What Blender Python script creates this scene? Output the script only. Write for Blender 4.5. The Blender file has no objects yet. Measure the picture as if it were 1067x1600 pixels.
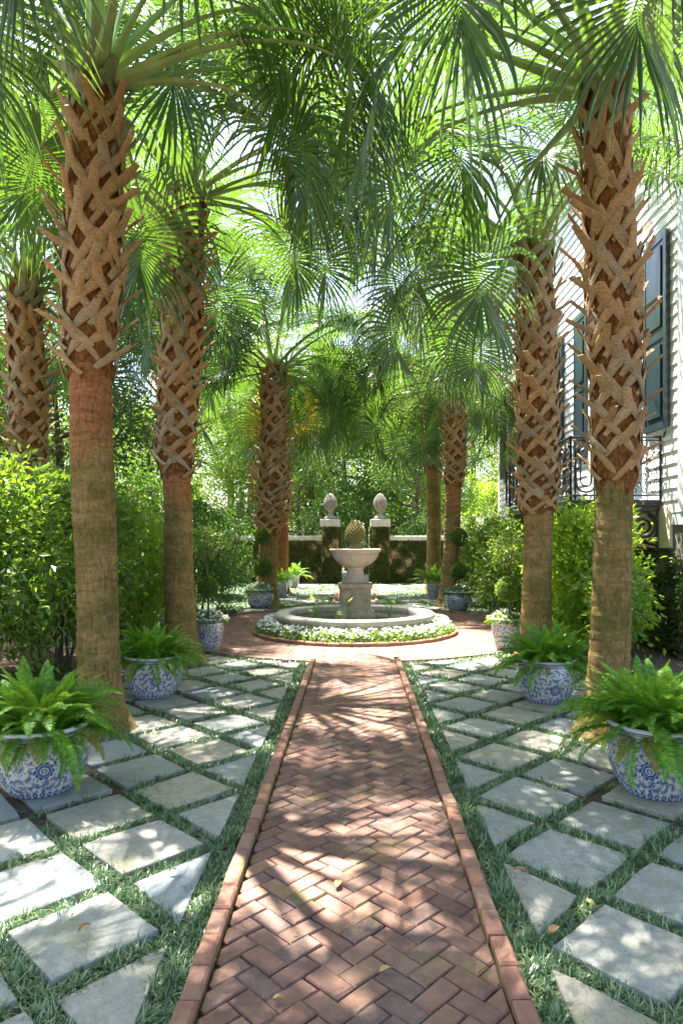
import bpy, math, random
import numpy as np
from mathutils import Vector, Matrix
R = math.radians; PI = math.pi
rnd = random.Random(7)
C = bpy.context.scene.collection
SC = bpy.context.scene

# ------------------------------------------------------------------ camera, sky, sun, exposure
FOC, EYE, VX, HY = 1015.0, 1.7, 555.0, 846.0
cd = bpy.data.cameras.new('camera'); cam = bpy.data.objects.new('camera', cd); C.objects.link(cam)
cam.location = (0, 0, EYE); cam.rotation_euler = (R(90), 0, 0)
cd.sensor_fit = 'VERTICAL'; cd.sensor_height = 36.0; cd.lens = 36.0 * FOC / 1600
cd.shift_x = -(VX - 533.5) / 1600; cd.shift_y = (HY - 800) / 1600
cd.clip_start = 0.05; cd.clip_end = 600
SC.camera = cam
SUN_EL, SUN_AZ = R(65), R(-37)          # azimuth measured from +Y towards +X
w = bpy.data.worlds.new('World'); SC.world = w; w.use_nodes = True
nt = w.node_tree; bg = nt.nodes['Background']
sky = nt.nodes.new('ShaderNodeTexSky'); sky.sky_type = 'NISHITA'; sky.sun_disc = False
sky.sun_elevation = SUN_EL; sky.sun_rotation = SUN_AZ; sky.dust_density = 2.5; sky.air_density = 1.1
nt.links.new(sky.outputs[0], bg.inputs[0]); bg.inputs[1].default_value = 0.07
sd = bpy.data.lights.new('sun', 'SUN'); sd.energy = 5.0; sd.angle = R(0.55); sd.color = (1, 0.955, 0.87)
sun = bpy.data.objects.new('sun', sd); C.objects.link(sun)
sdir = Vector((math.sin(SUN_AZ) * math.cos(SUN_EL), math.cos(SUN_AZ) * math.cos(SUN_EL), math.sin(SUN_EL)))
sun.rotation_euler = sdir.to_track_quat('Z', 'Y').to_euler()
SC.view_settings.view_transform = 'Standard'; SC.view_settings.look = 'None'
SC.view_settings.gamma = 1; SC.view_settings.exposure = 2.88
SC.view_settings.use_curve_mapping = False
SC.cycles.max_bounces = 8; SC.cycles.transmission_bounces = 5; SC.cycles.transparent_max_bounces = 6
SC.cycles.diffuse_bounces = 5

# ------------------------------------------------------------------ helpers
class MB:
    def __init__(s): s.v = []; s.f = []; s.m = []; s.mi = 0
    def add(s, vs, fs):
        b = len(s.v); s.v.extend([tuple(p) for p in vs])
        for f in fs: s.f.append(tuple(b + i for i in f)); s.m.append(s.mi)
    def box(s, x0, x1, y0, y1, z0, z1, bev=0.0):
        b = min(bev, (x1-x0)*.4, (y1-y0)*.4, (z1-z0)*.4)
        if b <= 0:
            vs = [(x0,y0,z0),(x1,y0,z0),(x1,y1,z0),(x0,y1,z0),(x0,y0,z1),(x1,y0,z1),(x1,y1,z1),(x0,y1,z1)]
            s.add(vs, [(3,2,1,0),(4,5,6,7),(0,1,5,4),(1,2,6,5),(2,3,7,6),(3,0,4,7)])
        else:
            vs = [(x0,y0,z0),(x1,y0,z0),(x1,y1,z0),(x0,y1,z0),(x0,y0,z1-b),(x1,y0,z1-b),(x1,y1,z1-b),(x0,y1,z1-b),
                  (x0+b,y0+b,z1),(x1-b,y0+b,z1),(x1-b,y1-b,z1),(x0+b,y1-b,z1)]
            s.add(vs, [(3,2,1,0),(0,1,5,4),(1,2,6,5),(2,3,7,6),(3,0,4,7),(4,5,9,8),(5,6,10,9),(6,7,11,10),(7,4,8,11),(8,9,10,11)])
        return s
    def prism(s, poly, z0, z1, bev=0.0):
        n = len(poly)
        if bev <= 0:
            s.add([(x,y,z0) for x,y in poly]+[(x,y,z1) for x,y in poly], [tuple(range(n-1,-1,-1)), tuple(range(n,2*n))]+[(i,(i+1)%n,n+(i+1)%n,n+i) for i in range(n)])
        else:
            cx = sum(p[0] for p in poly)/n; cy = sum(p[1] for p in poly)/n
            ins = []
            for x,y in poly:
                d = math.hypot(x-cx,y-cy) or 1; k = max(0.3, 1-bev*1.4/d); ins.append((cx+(x-cx)*k, cy+(y-cy)*k))
            s.add([(x,y,z0) for x,y in poly]+[(x,y,z1-bev) for x,y in poly]+[(x,y,z1) for x,y in ins],
                  [tuple(range(n-1,-1,-1)), tuple(range(2*n,3*n))]+[(i,(i+1)%n,n+(i+1)%n,n+i) for i in range(n)]+[(n+i,n+(i+1)%n,2*n+(i+1)%n,2*n+i) for i in range(n)])
        return s
    def lathe(s, prof, n=32, cx=0, cy=0, fn=None, a0=0, a1=2*PI):
        full = abs(a1-a0-2*PI) < 1e-6; m = n if full else n+1
        vs = []
        for r,z in prof:
            for i in range(m):
                a = a0+(a1-a0)*i/n; rr = r if fn is None else fn(r,z,a)
                vs.append((cx+rr*math.cos(a), cy+rr*math.sin(a), z))
        fs = []
        for j in range(len(prof)-1):
            for i in range(n):
                k = (i+1) % m
                fs.append((j*m+i, j*m+k, (j+1)*m+k, (j+1)*m+i))
        s.add(vs, fs); return s
    def tube(s, pts, rad, n=6, cap=True):
        pts = [Vector(p) for p in pts]; rads = rad if hasattr(rad,'__len__') else [rad]*len(pts)
        vs = []; up = None
        for i,p in enumerate(pts):
            t = (pts[min(i+1,len(pts)-1)]-pts[max(i-1,0)])
            if t.length < 1e-9: t = Vector((0,0,1))
            t.normalize()
            if up is None: up = t.orthogonal().normalized()
            else:
                up = up - t*up.dot(t)
                up = up.normalized() if up.length > 1e-6 else t.orthogonal().normalized()
            b = t.cross(up)
            for k in range(n):
                a = 2*PI*k/n; vs.append(p+(up*math.cos(a)+b*math.sin(a))*rads[i])
        fs = [(j*n+k, j*n+(k+1)%n, (j+1)*n+(k+1)%n, (j+1)*n+k) for j in range(len(pts)-1) for k in range(n)]
        if cap: fs += [tuple(range(n-1,-1,-1)), tuple((len(pts)-1)*n+k for k in range(n))]
        s.add(vs, fs); return s
    def mesh(s, name, mats, smooth=False):
        me = bpy.data.meshes.new(name); me.from_pydata([tuple(v) for v in s.v], [], s.f)
        for m in (mats if isinstance(mats,(list,tuple)) else [mats]): me.materials.append(m)
        if any(s.m): me.polygons.foreach_set('material_index', s.m)
        if smooth: me.polygons.foreach_set('use_smooth', [True]*len(me.polygons))
        me.update(); return me
    def build(s, name, mats, parent=None, smooth=False, **kw):
        return link(name, s.mesh(name, mats, smooth), parent, **kw)

def link(name, me, parent=None, loc=None, rot=None, scale=None, label=None, cat=None, group=None, kind=None):
    o = bpy.data.objects.new(name, me); C.objects.link(o)
    if parent is not None: o.parent = parent
    if loc is not None: o.location = loc
    if rot is not None: o.rotation_euler = rot
    if scale is not None: o.scale = scale if hasattr(scale,'__len__') else (scale,)*3
    tag(o, label, cat, group, kind); return o
def tag(o, label=None, cat=None, group=None, kind=None):
    if label: o['label'] = label
    if cat: o['category'] = cat
    if group: o['group'] = group
    if kind: o['kind'] = kind
    return o
def thing(name, label, cat, loc=(0,0,0), rotz=0, group=None):
    return link(name, None, None, loc, (0,0,rotz), None, label, cat, group)
def npmesh(name, V, F, mats, smooth=False, mi=None):
    """V (n,3), F (m,k) int"""
    me = bpy.data.meshes.new(name); V = np.asarray(V, dtype=np.float32); F = np.asarray(F, dtype=np.int32)
    k = F.shape[1]; me.vertices.add(len(V)); me.vertices.foreach_set('co', V.ravel())
    me.loops.add(F.size); me.loops.foreach_set('vertex_index', F.ravel())
    me.polygons.add(len(F)); me.polygons.foreach_set('loop_start', np.arange(len(F), dtype=np.int32)*k)
    for m in (mats if isinstance(mats,(list,tuple)) else [mats]): me.materials.append(m)
    if mi is not None: me.polygons.foreach_set('material_index', np.asarray(mi, dtype=np.int32))
    me.update(calc_edges=True); me.validate()
    me.polygons.foreach_set('use_smooth', np.full(len(me.polygons), smooth)); return me
def clip(poly, fn):
    """keep the side where fn(p) >= 0"""
    out = []
    for i in range(len(poly)):
        a, b = poly[i], poly[(i+1)%len(poly)]; fa, fb = fn(a), fn(b)
        if fa >= 0: out.append(a)
        if (fa >= 0) != (fb >= 0):
            t = fa/(fa-fb); out.append((a[0]+(b[0]-a[0])*t, a[1]+(b[1]-a[1])*t))
    return out
def area(p): return abs(sum(p[i][0]*p[(i+1)%len(p)][1]-p[(i+1)%len(p)][0]*p[i][1] for i in range(len(p))))/2

# ------------------------------------------------------------------ materials
class NT:
    def __init__(s, name):
        s.mat = bpy.data.materials.new(name); s.mat.use_nodes = True; s.t = s.mat.node_tree
        s.p = s.t.nodes['Principled BSDF']; s.out = s.t.nodes['Material Output']
    def n(s, typ, ins=None, **kw):
        nd = s.t.nodes.new('ShaderNode'+typ)
        for k,v in kw.items(): setattr(nd, k, v)
        for k,v in (ins or {}).items(): s.set(nd.inputs[k], v)
        return nd
    def set(s, sock, v):
        if hasattr(v, 'is_output') or isinstance(v, bpy.types.NodeSocket): s.t.links.new(v, sock)
        else: sock.default_value = v
    def math(s, op, a, b=0.0, c=None):
        nd = s.n('Math', operation=op); s.set(nd.inputs[0], a); s.set(nd.inputs[1], b)
        if c is not None: s.set(nd.inputs[2], c)
        return nd.outputs[0]
    def noise(s, scale, detail=4, rough=0.6, vec=None, dist=0):
        nd = s.n('TexNoise', {'Scale':scale,'Detail':detail,'Roughness':rough,'Distortion':dist})
        if vec is not None: s.t.links.new(vec, nd.inputs['Vector'])
        return nd.outputs['Fac']
    def ramp(s, fac, stops, interp='LINEAR'):
        nd = s.n('ValToRGB'); s.set(nd.inputs[0], fac); cr = nd.color_ramp; cr.interpolation = interp
        while len(cr.elements) < len(stops): cr.elements.new(0.5)
        for e,(p,c) in zip(cr.elements, stops):
            e.position = p; e.color = (c,c,c,1) if not hasattr(c,'__len__') else tuple(c)+(1,)*(4-len(c))
        return nd.outputs[0]
    def mix(s, fac, a, b, mode='MIX'):
        nd = s.n('Mix', data_type='RGBA', blend_type=mode); s.set(nd.inputs[0], fac)
        for i,v in ((6,a),(7,b)): s.set(nd.inputs[i], v if not isinstance(v, tuple) else tuple(v)+(1,)*(4-len(v)))
        return nd.outputs[2]
    def pos(s): return s.n('NewGeometry').outputs['Position']
    def objc(s): return s.n('TexCoord').outputs['Object']
    def scale(s, vec, sc):
        nd = s.n('Mapping'); s.t.links.new(vec, nd.inputs[0]); nd.inputs['Scale'].default_value = sc; return nd.outputs[0]
    def rand(s):
        a = s.n('ObjectInfo').outputs['Random']; b = s.n('NewGeometry').outputs['Random Per Island']
        return s.math('FRACT', s.math('ADD', a, b))
    def col(s, c): s.set(s.p.inputs['Base Color'], c if not isinstance(c, tuple) else tuple(c)+(1,)*(4-len(c))); return s
    def rough(s, r): s.set(s.p.inputs['Roughness'], r); return s
    def spec(s, v): s.p.inputs['Specular IOR Level'].default_value = v; return s
    def bump(s, h, dist=0.01, strength=1.0, prev=None):
        nd = s.n('Bump', {'Strength':strength,'Distance':dist}); s.t.links.new(h, nd.inputs['Height'])
        if prev is not None: s.t.links.new(prev, nd.inputs['Normal'])
        s.t.links.new(nd.outputs[0], s.p.inputs['Normal']); return nd.outputs[0]
    def translucent(s, colr, fac):
        tr = s.n('BsdfTranslucent'); s.set(tr.inputs[0], colr if not isinstance(colr, tuple) else tuple(colr)+(1,))
        mx = s.n('MixShader'); s.set(mx.inputs[0], fac); s.t.links.new(s.p.outputs[0], mx.inputs[1]); s.t.links.new(tr.outputs[0], mx.inputs[2])
        s.t.links.new(mx.outputs[0], s.out.inputs['Surface']); return s

def plain(name, c, rough=0.6, var=0.12, scale=8, bump=0.0, metal=0):
    m = NT(name); n = m.noise(scale, 5, 0.65, m.pos())
    lo = tuple(x*(1-var) for x in c); hi = tuple(min(1,x*(1+var)) for x in c)
    m.col(m.ramp(n, [(0.3,lo),(0.7,hi)])).rough(rough); m.p.inputs['Metallic'].default_value = metal
    if bump: m.bump(m.noise(scale*4, 6, 0.7, m.pos()), bump)
    return m.mat
def leafmat(name, c1, c2, c3, trans, tfac=0.4, rough=0.45, spec=0.5, tip=None):
    m = NT(name); r = m.rand(); big = m.noise(1.3, 2, 0.5, m.pos())
    rr = m.math('ADD', m.math('MULTIPLY', r, 0.65), m.math('MULTIPLY', big, 0.4))
    c = m.ramp(rr, [(0.1,c1),(0.5,c2),(0.95,c3)])
    tc = m.mix(rr, tuple(x*0.7 for x in trans), trans)
    if tip is not None:
        at = m.n('Attribute', attribute_name='tip').outputs['Fac']
        f = m.ramp(at, [(0.80,0),(1.0,1)])
        f = m.math('MULTIPLY', f, m.ramp(m.noise(3, 2, .5, m.pos()), [(0.4,0.1),(0.65,1)]))
        c = m.mix(f, c, tip); tc = m.mix(f, tc, tuple(min(1,x*1.6) for x in tip))
    m.col(c).rough(rough).spec(spec); m.translucent(tc, tfac); return m.mat

M = {}
M['palm_leaf'] = leafmat('palm_leaf', (.010,.038,.014), (.024,.072,.022), (.060,.130,.032), (.21,.40,.032), .27, .30, .9, (.30,.20,.07))
M['palm_leaf_old'] = leafmat('palm_leaf_old', (.10,.16,.02), (.22,.24,.03), (.34,.26,.04), (.75,.55,.06), .45, .45, .4, (.40,.22,.06))
m = NT('petiole'); m.col(m.ramp(m.noise(6,3,.5,m.pos()), [(0.3,(.15,.25,.065)),(0.7,(.28,.37,.12))])).rough(.4); M['petiole'] = m.mat
M['fern'] = leafmat('fern', (.038,.13,.014), (.080,.23,.020), (.20,.39,.035), (.40,.68,.05), .36, .5, .35)
M['mondo'] = leafmat('mondo', (.030,.088,.032), (.095,.185,.070), (.42,.50,.26), (.15,.30,.11), .22, .30, .9)  # palest blade tone paints highlights into the grass colour
M['shrub'] = leafmat('shrub', (.022,.075,.014), (.045,.12,.018), (.16,.27,.03), (.40,.62,.04), .32, .32, .6)
M['shrub_light'] = leafmat('shrub_light', (.05,.13,.018), (.11,.23,.025), (.22,.34,.035), (.60,.85,.06), .45, .36, .5)
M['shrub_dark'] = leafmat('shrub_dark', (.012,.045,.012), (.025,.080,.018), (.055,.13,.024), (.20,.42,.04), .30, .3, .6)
M['tree'] = leafmat('tree', (.030,.085,.018), (.060,.150,.024), (.12,.23,.036), (.32,.50,.04), .24, .4, .5)
M['tree_light'] = leafmat('tree_light', (.08,.15,.02), (.15,.25,.03), (.26,.34,.05), (.55,.66,.07), .30, .45, .4)
M['topiary'] = leafmat('topiary', (.03,.08,.014), (.06,.14,.02), (.13,.20,.03), (.40,.55,.06), .3, .4, .5)
M['ivy'] = leafmat('ivy', (.035,.070,.014), (.07,.105,.020), (.16,.14,.045), (.15,.28,.04), .2, .45, .4)
M['lawn'] = leafmat('lawn', (.10,.22,.03), (.16,.30,.04), (.24,.36,.05), (.4,.6,.08), .2, .6, .3)
m = NT('flower_white'); m.col(m.ramp(m.rand(), [(0,(.80,.80,.76)),(.75,(.88,.88,.88)),(1,(.80,.80,.90))])).rough(.6); m.translucent((.8,.8,.75), .3); M['flower'] = m.mat
M['flower_eye'] = plain('flower_eye', (.75,.60,.08))
# brick
m = NT('brick'); r = m.rand(); pos = m.pos()
base = m.ramp(r, [(0,(.15,.075,.055)),(.18,(.29,.145,.095)),(.34,(.20,.105,.078)),(.50,(.34,.185,.12)),(.62,(.15,.108,.10)),(.74,(.27,.135,.095)),(.86,(.35,.20,.12)),(.94,(.19,.125,.105)),(1,(.27,.115,.065))])
n1 = m.noise(38, 6, .7, pos); n2 = m.noise(7, 4, .6, pos)
c = m.mix(m.ramp(n1, [(.35,0),(.75,.5)]), base, (.38,.24,.17), 'MIX')
c = m.mix(m.ramp(n2, [(.42,0),(.70,.65)]), c, (.11,.065,.052))
ms = m.noise(2.2, 5, .7, pos)
c = m.mix(m.ramp(ms, [(.56,0),(.68,.6)]), c, (.21,.17,.045))
mid = m.noise(1.1, 3, .6, pos); c = m.mix(m.ramp(mid, [(.4,.35),(.65,0)]), c, (.10,.055,.045))
m.col(c).rough(m.ramp(n2, [(.3,.62),(.7,.88)])).spec(.35)
hb = m.math('ADD', m.math('MULTIPLY', n1, .6), m.noise(120, 3, .6, pos)); m.bump(hb, .006, .8); M['brick'] = m.mat
m = NT('brick_edging'); r = m.rand(); pos = m.pos()
base = m.ramp(r, [(0,(.20,.083,.052)),(.3,(.30,.135,.085)),(.6,(.24,.105,.068)),(.85,(.33,.18,.12)),(1,(.20,.11,.09))])
n1 = m.noise(30, 6, .7, pos)
c = m.mix(m.ramp(n1, [(.4,0),(.75,.5)]), base, (.36,.24,.17))
z = m.n('SeparateXYZ'); m.t.links.new(pos, z.inputs[0])
low = m.math('MULTIPLY', m.math('SUBTRACT', .036, z.outputs[2]), 30); low = m.n('Clamp', {0:low}).outputs[0]
mo = m.math('ADD', m.math('MULTIPLY', low, .6), m.ramp(m.noise(3.0,5,.7,pos), [(.55,0),(.68,.75)])); mo = m.n('Clamp', {0:mo}).outputs[0]
c = m.mix(mo, c, m.ramp(m.noise(20,3,.6,pos), [(.3,(.16,.15,.03)),(.7,(.34,.27,.04))]))
m.col(c).rough(.8); m.bump(n1, .008, .8); M['edging'] = m.mat
# soil / mulch
m = NT('soil'); pos = m.pos(); n1 = m.noise(24, 8, .75, pos); v = m.n('TexVoronoi', {'Scale':45.0}); m.t.links.new(pos, v.inputs['Vector'])
c = m.ramp(n1, [(.25,(.045,.028,.018)),(.5,(.11,.072,.048)),(.75,(.22,.155,.11))])
c = m.mix(m.ramp(v.outputs['Distance'], [(0,.5),(.5,0)]), c, (.14,.09,.06))
m.col(c).rough(.95); m.bump(n1, .03, 1); M['soil'] = m.mat
m = NT('joint_sand'); pos = m.pos(); m.col(m.ramp(m.noise(60,5,.7,pos), [(.3,(.030,.024,.016)),(.7,(.085,.070,.045))])).rough(.95); m.bump(m.noise(90,4,.6,pos), .01); M['sand'] = m.mat
# bluestone
m = NT('bluestone'); r = m.rand(); pos = m.pos(); oi = m.n('ObjectInfo')
wn = m.n('TexWhiteNoise', noise_dimensions='1D'); m.t.links.new(oi.outputs['Random'], wn.inputs['W'])
base = m.ramp(r, [(0,(.27,.31,.33)),(.22,(.36,.37,.35)),(.40,(.45,.39,.29)),(.55,(.30,.335,.35)),(.72,(.42,.36,.26)),(.88,(.37,.375,.345)),(1,(.40,.36,.28))])
off = m.n('VectorMath', operation='ADD'); m.t.links.new(pos, off.inputs[0]); m.t.links.new(wn.outputs['Color'], off.inputs[1])
n1 = m.noise(3.2, 6, .65, off.outputs[0], .6); n2 = m.noise(40, 6, .7, pos); n3 = m.noise(9, 5, .6, off.outputs[0], 1.5)
c = m.mix(m.ramp(n1, [(.38,0),(.70,.55)]), base, (.36,.335,.26))
c = m.mix(m.ramp(n3, [(.48,0),(.66,.45)]), c, (.18,.185,.15)); sp = m.noise(150, 4, .7, pos); c = m.mix(m.ramp(sp, [(.5,0),(.72,.35)]), c, (.12,.12,.11)); cr_ = m.noise(2.0, 8, .8, off.outputs[0], 2.5); c = m.mix(m.ramp(cr_, [(.485,0),(.5,.35),(.515,0)]), c, (.13,.13,.12))
c = m.mix(m.ramp(n1, [(.56,0),(.68,.55)]), c, (.26,.25,.11))
c = m.mix(m.ramp(n2, [(.40,0),(.8,.4)]), c, (.16,.16,.145))
m.col(c).rough(m.ramp(n2,[(.3,.5),(.7,.75)])).spec(.4); m.bump(m.math('ADD', n3, m.math('MULTIPLY', n2, .4)), .012, .9); M['bluestone'] = m.mat
# limestone / cast stone
def stone(name, a, b, dark, moss=None):
    m = NT(name); pos = m.pos(); n1 = m.noise(5, 6, .7, pos); n2 = m.noise(45, 6, .7, pos); n3 = m.noise(2.5, 5, .75, m.scale(pos,(1,1,.35)), .5)
    c = m.ramp(n1, [(.3,a),(.7,b)]); c = m.mix(m.ramp(n3, [(.50,0),(.72,.7)]), c, dark); c = m.mix(m.ramp(n2,[(.5,0),(.8,.4)]), c, dark)
    if moss: c = m.mix(m.ramp(m.noise(6,5,.7,pos), [(.45,0),(.62,.8)]), c, moss)
    m.col(c).rough(.85); m.bump(n2, .006, .8); return m.mat
M['caststone'] = stone('cast_stone', (.36,.31,.25), (.50,.44,.36), (.18,.15,.11))
M['rimstone'] = stone('rim_stone', (.40,.37,.31), (.54,.50,.43), (.22,.19,.14))
M['plinth'] = stone('plinth_stone', (.30,.26,.19), (.42,.36,.28), (.15,.12,.08), (.13,.13,.06))
M['mosstone'] = stone('mossy_stone', (.20,.18,.07), (.32,.27,.12), (.09,.08,.03), (.17,.17,.03))
M['finial'] = stone('finial_stone', (.22,.19,.16), (.33,.29,.24), (.11,.095,.08))
M['coping'] = stone('coping_stone', (.42,.40,.36), (.54,.52,.47), (.30,.28,.24))
M['stucco'] = stone('old_stucco', (.34,.23,.14), (.50,.37,.24), (.17,.11,.065))
M['white_paint'] = plain('white_paint', (.78,.79,.80), .5, .03, 3)
M['white_trim'] = plain('white_trim', (.80,.81,.82), .4, .02, 3)
M['shutter'] = plain('shutter_paint', (.016,.030,.040), .32, .15, 4)
M['iron'] = plain('black_iron', (.012,.013,.014), .4, .2, 20)
M['cream'] = plain('cream_stucco', (.86,.74,.54), .8, .06, 6, .004)
M['foundation'] = plain('foundation', (.20,.19,.17), .9, .2, 6, .01)
M['dark_inside'] = plain('dark_room_block', (.05,.055,.06), .9, .2, 1)
M['fencewood'] = plain('fence_wood', (.07,.075,.08), .8, .25, 6)
M['roofing'] = plain('roofing', (.10,.10,.11), .8, .2, 5)
m = NT('window_glass'); m.col((.10,.13,.15)).rough(.05); m.p.inputs['Specular IOR Level'].default_value = .9; m.p.inputs['Metallic'].default_value = .35; M['glass'] = m.mat
m = NT('water'); m.col((.012,.018,.012)).rough(.04); m.p.inputs['IOR'].default_value = 1.33; m.p.inputs['Specular IOR Level'].default_value=.6
m.bump(m.noise(14,3,.5,m.pos()), .01, .25); M['water'] = m.mat
# palm trunk
m = NT('palm_bark'); pos = m.pos(); z = m.n('SeparateXYZ'); m.t.links.new(pos, z.inputs[0]); Z = z.outputs[2]
st = m.scale(pos, (3.2,3.2,17)); ring = m.noise(1.3, 7, .72, st, 1.1); vert = m.noise(1.0, 8, .8, m.scale(pos,(46,46,9)), 1.0); blot = m.noise(2.6, 5, .7, m.scale(pos,(1.2,1.2,1.6)))
low = m.ramp(ring, [(.28,(.19,.12,.045)),(.5,(.36,.235,.085)),(.75,(.50,.36,.17))])
hi = m.ramp(ring, [(.28,(.16,.055,.022)),(.5,(.40,.16,.060)),(.75,(.55,.27,.12))])
oc = m.objc(); zo = m.n('SeparateXYZ'); m.t.links.new(oc, zo.inputs[0])
f = m.math('ADD', m.math('MULTIPLY', m.math('SUBTRACT', Z, m.n('Attribute', attribute_name='redline').outputs['Fac']), 2.6), m.math('MULTIPLY', m.math('SUBTRACT', m.noise(5,6,.75,pos), .5), 4.5)); f = m.n('Clamp', {0:f}).outputs[0]
c = m.mix(f, low, hi)
mossn = m.math('MULTIPLY', m.ramp(blot, [(.42,0),(.60,.75)]), m.math('SUBTRACT', 1, f))
c = m.mix(mossn, c, (.13,.135,.028)); c = m.mix(m.ramp(vert,[(.46,0),(.64,.85)]), c, (.07,.045,.022)); c = m.mix(m.ramp(m.noise(14,6,.75,pos),[(.55,0),(.72,.5)]), c, (.42,.36,.22))  # vert mask darkens the bark crevices, shade painted into the colour
m.col(c).rough(.95).spec(.15); m.bump(m.math('ADD', m.math('MULTIPLY', ring, .8), m.math('MULTIPLY', vert, .8)), .022, 1); M['bark'] = m.mat
m = NT('palm_fibre'); pos = m.pos(); n = m.noise(1.0, 7, .75, m.scale(pos,(40,40,14)))
m.col(m.ramp(n, [(.3,(.05,.020,.007)),(.5,(.21,.085,.026)),(.72,(.44,.22,.07))])).rough(.95).spec(.1); m.bump(n, .03, 1); M['fibre'] = m.mat
m = NT('leaf_base'); r = m.n('ObjectInfo').outputs['Random']; oc = m.objc(); pos = m.pos()
n = m.noise(1.0, 6, .7, m.scale(oc,(26,26,60))); n2 = m.noise(7, 4, .6, pos)
a = m.ramp(r, [(0,(.33,.235,.125)),(.3,(.56,.42,.21)),(.55,(.43,.29,.12)),(.75,(.54,.32,.13)),(.9,(.35,.30,.19)),(1,(.47,.38,.23))])
c = m.mix(m.ramp(n,[(.35,0),(.70,.8)]), a, (.15,.085,.045)); c = m.mix(m.ramp(n2,[(.5,0),(.7,.6)]), c, (.36,.20,.11))
m.col(c).rough(.75).spec(.3); m.bump(n, .012, 1); M['boot'] = m.mat
m = NT('leaf_base_green'); m.col(m.ramp(m.noise(5,4,.6,m.pos()), [(.35,(.13,.15,.055)),(.65,(.27,.24,.12))])).rough(.6); M['boot_green'] = m.mat
M['wood'] = plain('branch_bark', (.13,.095,.07), .9, .35, 14, .01)
M['wood_grey'] = plain('grey_bark', (.24,.21,.18), .9, .3, 10, .01)
# porcelain with painted pattern stored per vertex
m = NT('porcelain'); at = m.n('Attribute', attribute_name='paint').outputs['Fac']
age = m.ramp(m.noise(5,5,.7,m.pos()), [(.45,0),(.75,.45)])
wh = m.mix(age, (.60,.60,.56), (.44,.40,.30))
blue = m.ramp(m.noise(30,3,.5,m.objc()), [(.3,(.018,.050,.20)),(.7,(.045,.11,.32))])
c = m.mix(at, wh, blue); m.col(c).rough(.16).spec(.55); m.p.inputs['Coat Weight'].default_value=.3; M['porcelain'] = m.mat
M['litter'] = plain('dry_leaf', (.42,.33,.10), .6, .3, 30)
M['litter_brown'] = plain('brown_leaf', (.28,.15,.06), .6, .3, 30)

# ------------------------------------------------------------------ ground and setting sheets
g = MB(); g.add([(-150,-60,-.03),(150,-60,-.03),(150,300,-.03),(-150,300,-.03)], [(0,1,2,3)]); ground = g.build('ground', M['soil'], kind='structure')
PCX, PCY, RO, RB = 0.0, 12.6, 3.5, 1.88      # round court centre, outer radius
FY = 12.2                                      # fountain centre
IN, OUT = .555, .64                            # path half widths
FAR0, FAR1 = 15.9, 26.3
lw = MB(); lw.add([(-60,27.5,-.02),(60,27.5,-.02),(60,120,-.02),(-60,120,-.02)], [(0,1,2,3)])
lw.build('lawn', M['lawn'], kind='structure')
pv = MB(); pv.add([(-.62,27.6,-.012),(.62,27.6,-.012),(.9,40,-.012),(-.9,40,-.012)], [(0,1,2,3)]); pv.build('gravel_path', M['coping'], kind='structure')

def in_circle(p, r, cx=PCX, cy=PCY): return (p[0]-cx)**2+(p[1]-cy)**2 < r*r

# brick path -------------------------------------------------------
bp = MB(); bp.add([(-OUT,-.5,-.004),(OUT,-.5,-.004),(OUT,9.3,-.004),(-OUT,9.3,-.004)], [(0,1,2,3)])
brick_path = bp.build('brick_path', M['sand'], kind='structure')
cc = MB(); cc.lathe([(RB-.02,-.0),(RO+.02,-.0)], 96, PCX, PCY)
cc.add([(-OUT,FAR0-.2,.0),(OUT,FAR0-.2,.0),(OUT,FAR1+1.2,.0),(-OUT,FAR1+1.2,.0)], [(0,1,2,3)])
court = cc.build('brick_court', M['sand'], kind='structure')
BW, BL, GAP = .0945, .189, .006
def herring(region, x0, x1, y0, y1):
    """45 degree herringbone: yields clipped brick polygons inside region (list of clip functions)"""
    c45 = math.cos(PI/4); N = int((max(x1-x0, y1-y0)*1.5)/BW)+6
    ox, oy = 0, (y0+y1)/2
    for i in range(-N, N):
        for j in range(-N, N):
            s = (i+j) % 4 if False else (i - j) % 4
            # classic herringbone unit: cell (i,j); horizontal brick starts at s==0, vertical at s==2 ... (covers 4-cycle)
            if s == 0: r = (i*BW, j*BW, i*BW+BL, j*BW+BW)
            elif s == 3: r = (i*BW, j*BW, i*BW+BW, j*BW+BL)
            else: continue
            g2 = GAP/2; u0,v0,u1,v1 = r[0]+g2, r[1]+g2, r[2]-g2, r[3]-g2
            poly = [((u*c45-v*c45)+ox, (u*c45+v*c45)+oy) for u,v in ((u0,v0),(u1,v0),(u1,v1),(u0,v1))]
            cx = sum(p[0] for p in poly)/4; cy = sum(p[1] for p in poly)/4
            if cx < x0-.2 or cx > x1+.2 or cy < y0-.2 or cy > y1+.2: continue
            for f in region:
                poly = clip(poly, f)
                if len(poly) < 3: break
            if len(poly) >= 3 and area(poly) > .0006: yield poly
def brick_obj(name, poly, z, parent, rr, mat, bev=.007, tilt=.020):
    n = len(poly); cx = sum(p[0] for p in poly)/n; cy = sum(p[1] for p in poly)/n
    loc = [(p[0]-cx+rr.uniform(-.0015,.0015), p[1]-cy+rr.uniform(-.0015,.0015)) for p in poly]
    b = MB(); b.prism(loc, -.05, 0, bev)
    return b.build(name, mat, parent, loc=(cx,cy,z), rot=(rr.gauss(0,tilt), rr.gauss(0,tilt), 0))
rr = random.Random(3)
reg = [lambda p: p[0]+IN, lambda p: IN-p[0], lambda p: p[1]-1.2, lambda p: 9.42-p[1]]
bricks = sorted(herring(reg, -IN, IN, 1.2, 9.3), key=lambda q: min(p[1] for p in q))
vis = [b for b in bricks if sum(p[1] for p in b)/len(b) > 2.15]; near = vis[:300]; rest = vis[300:]
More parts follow.
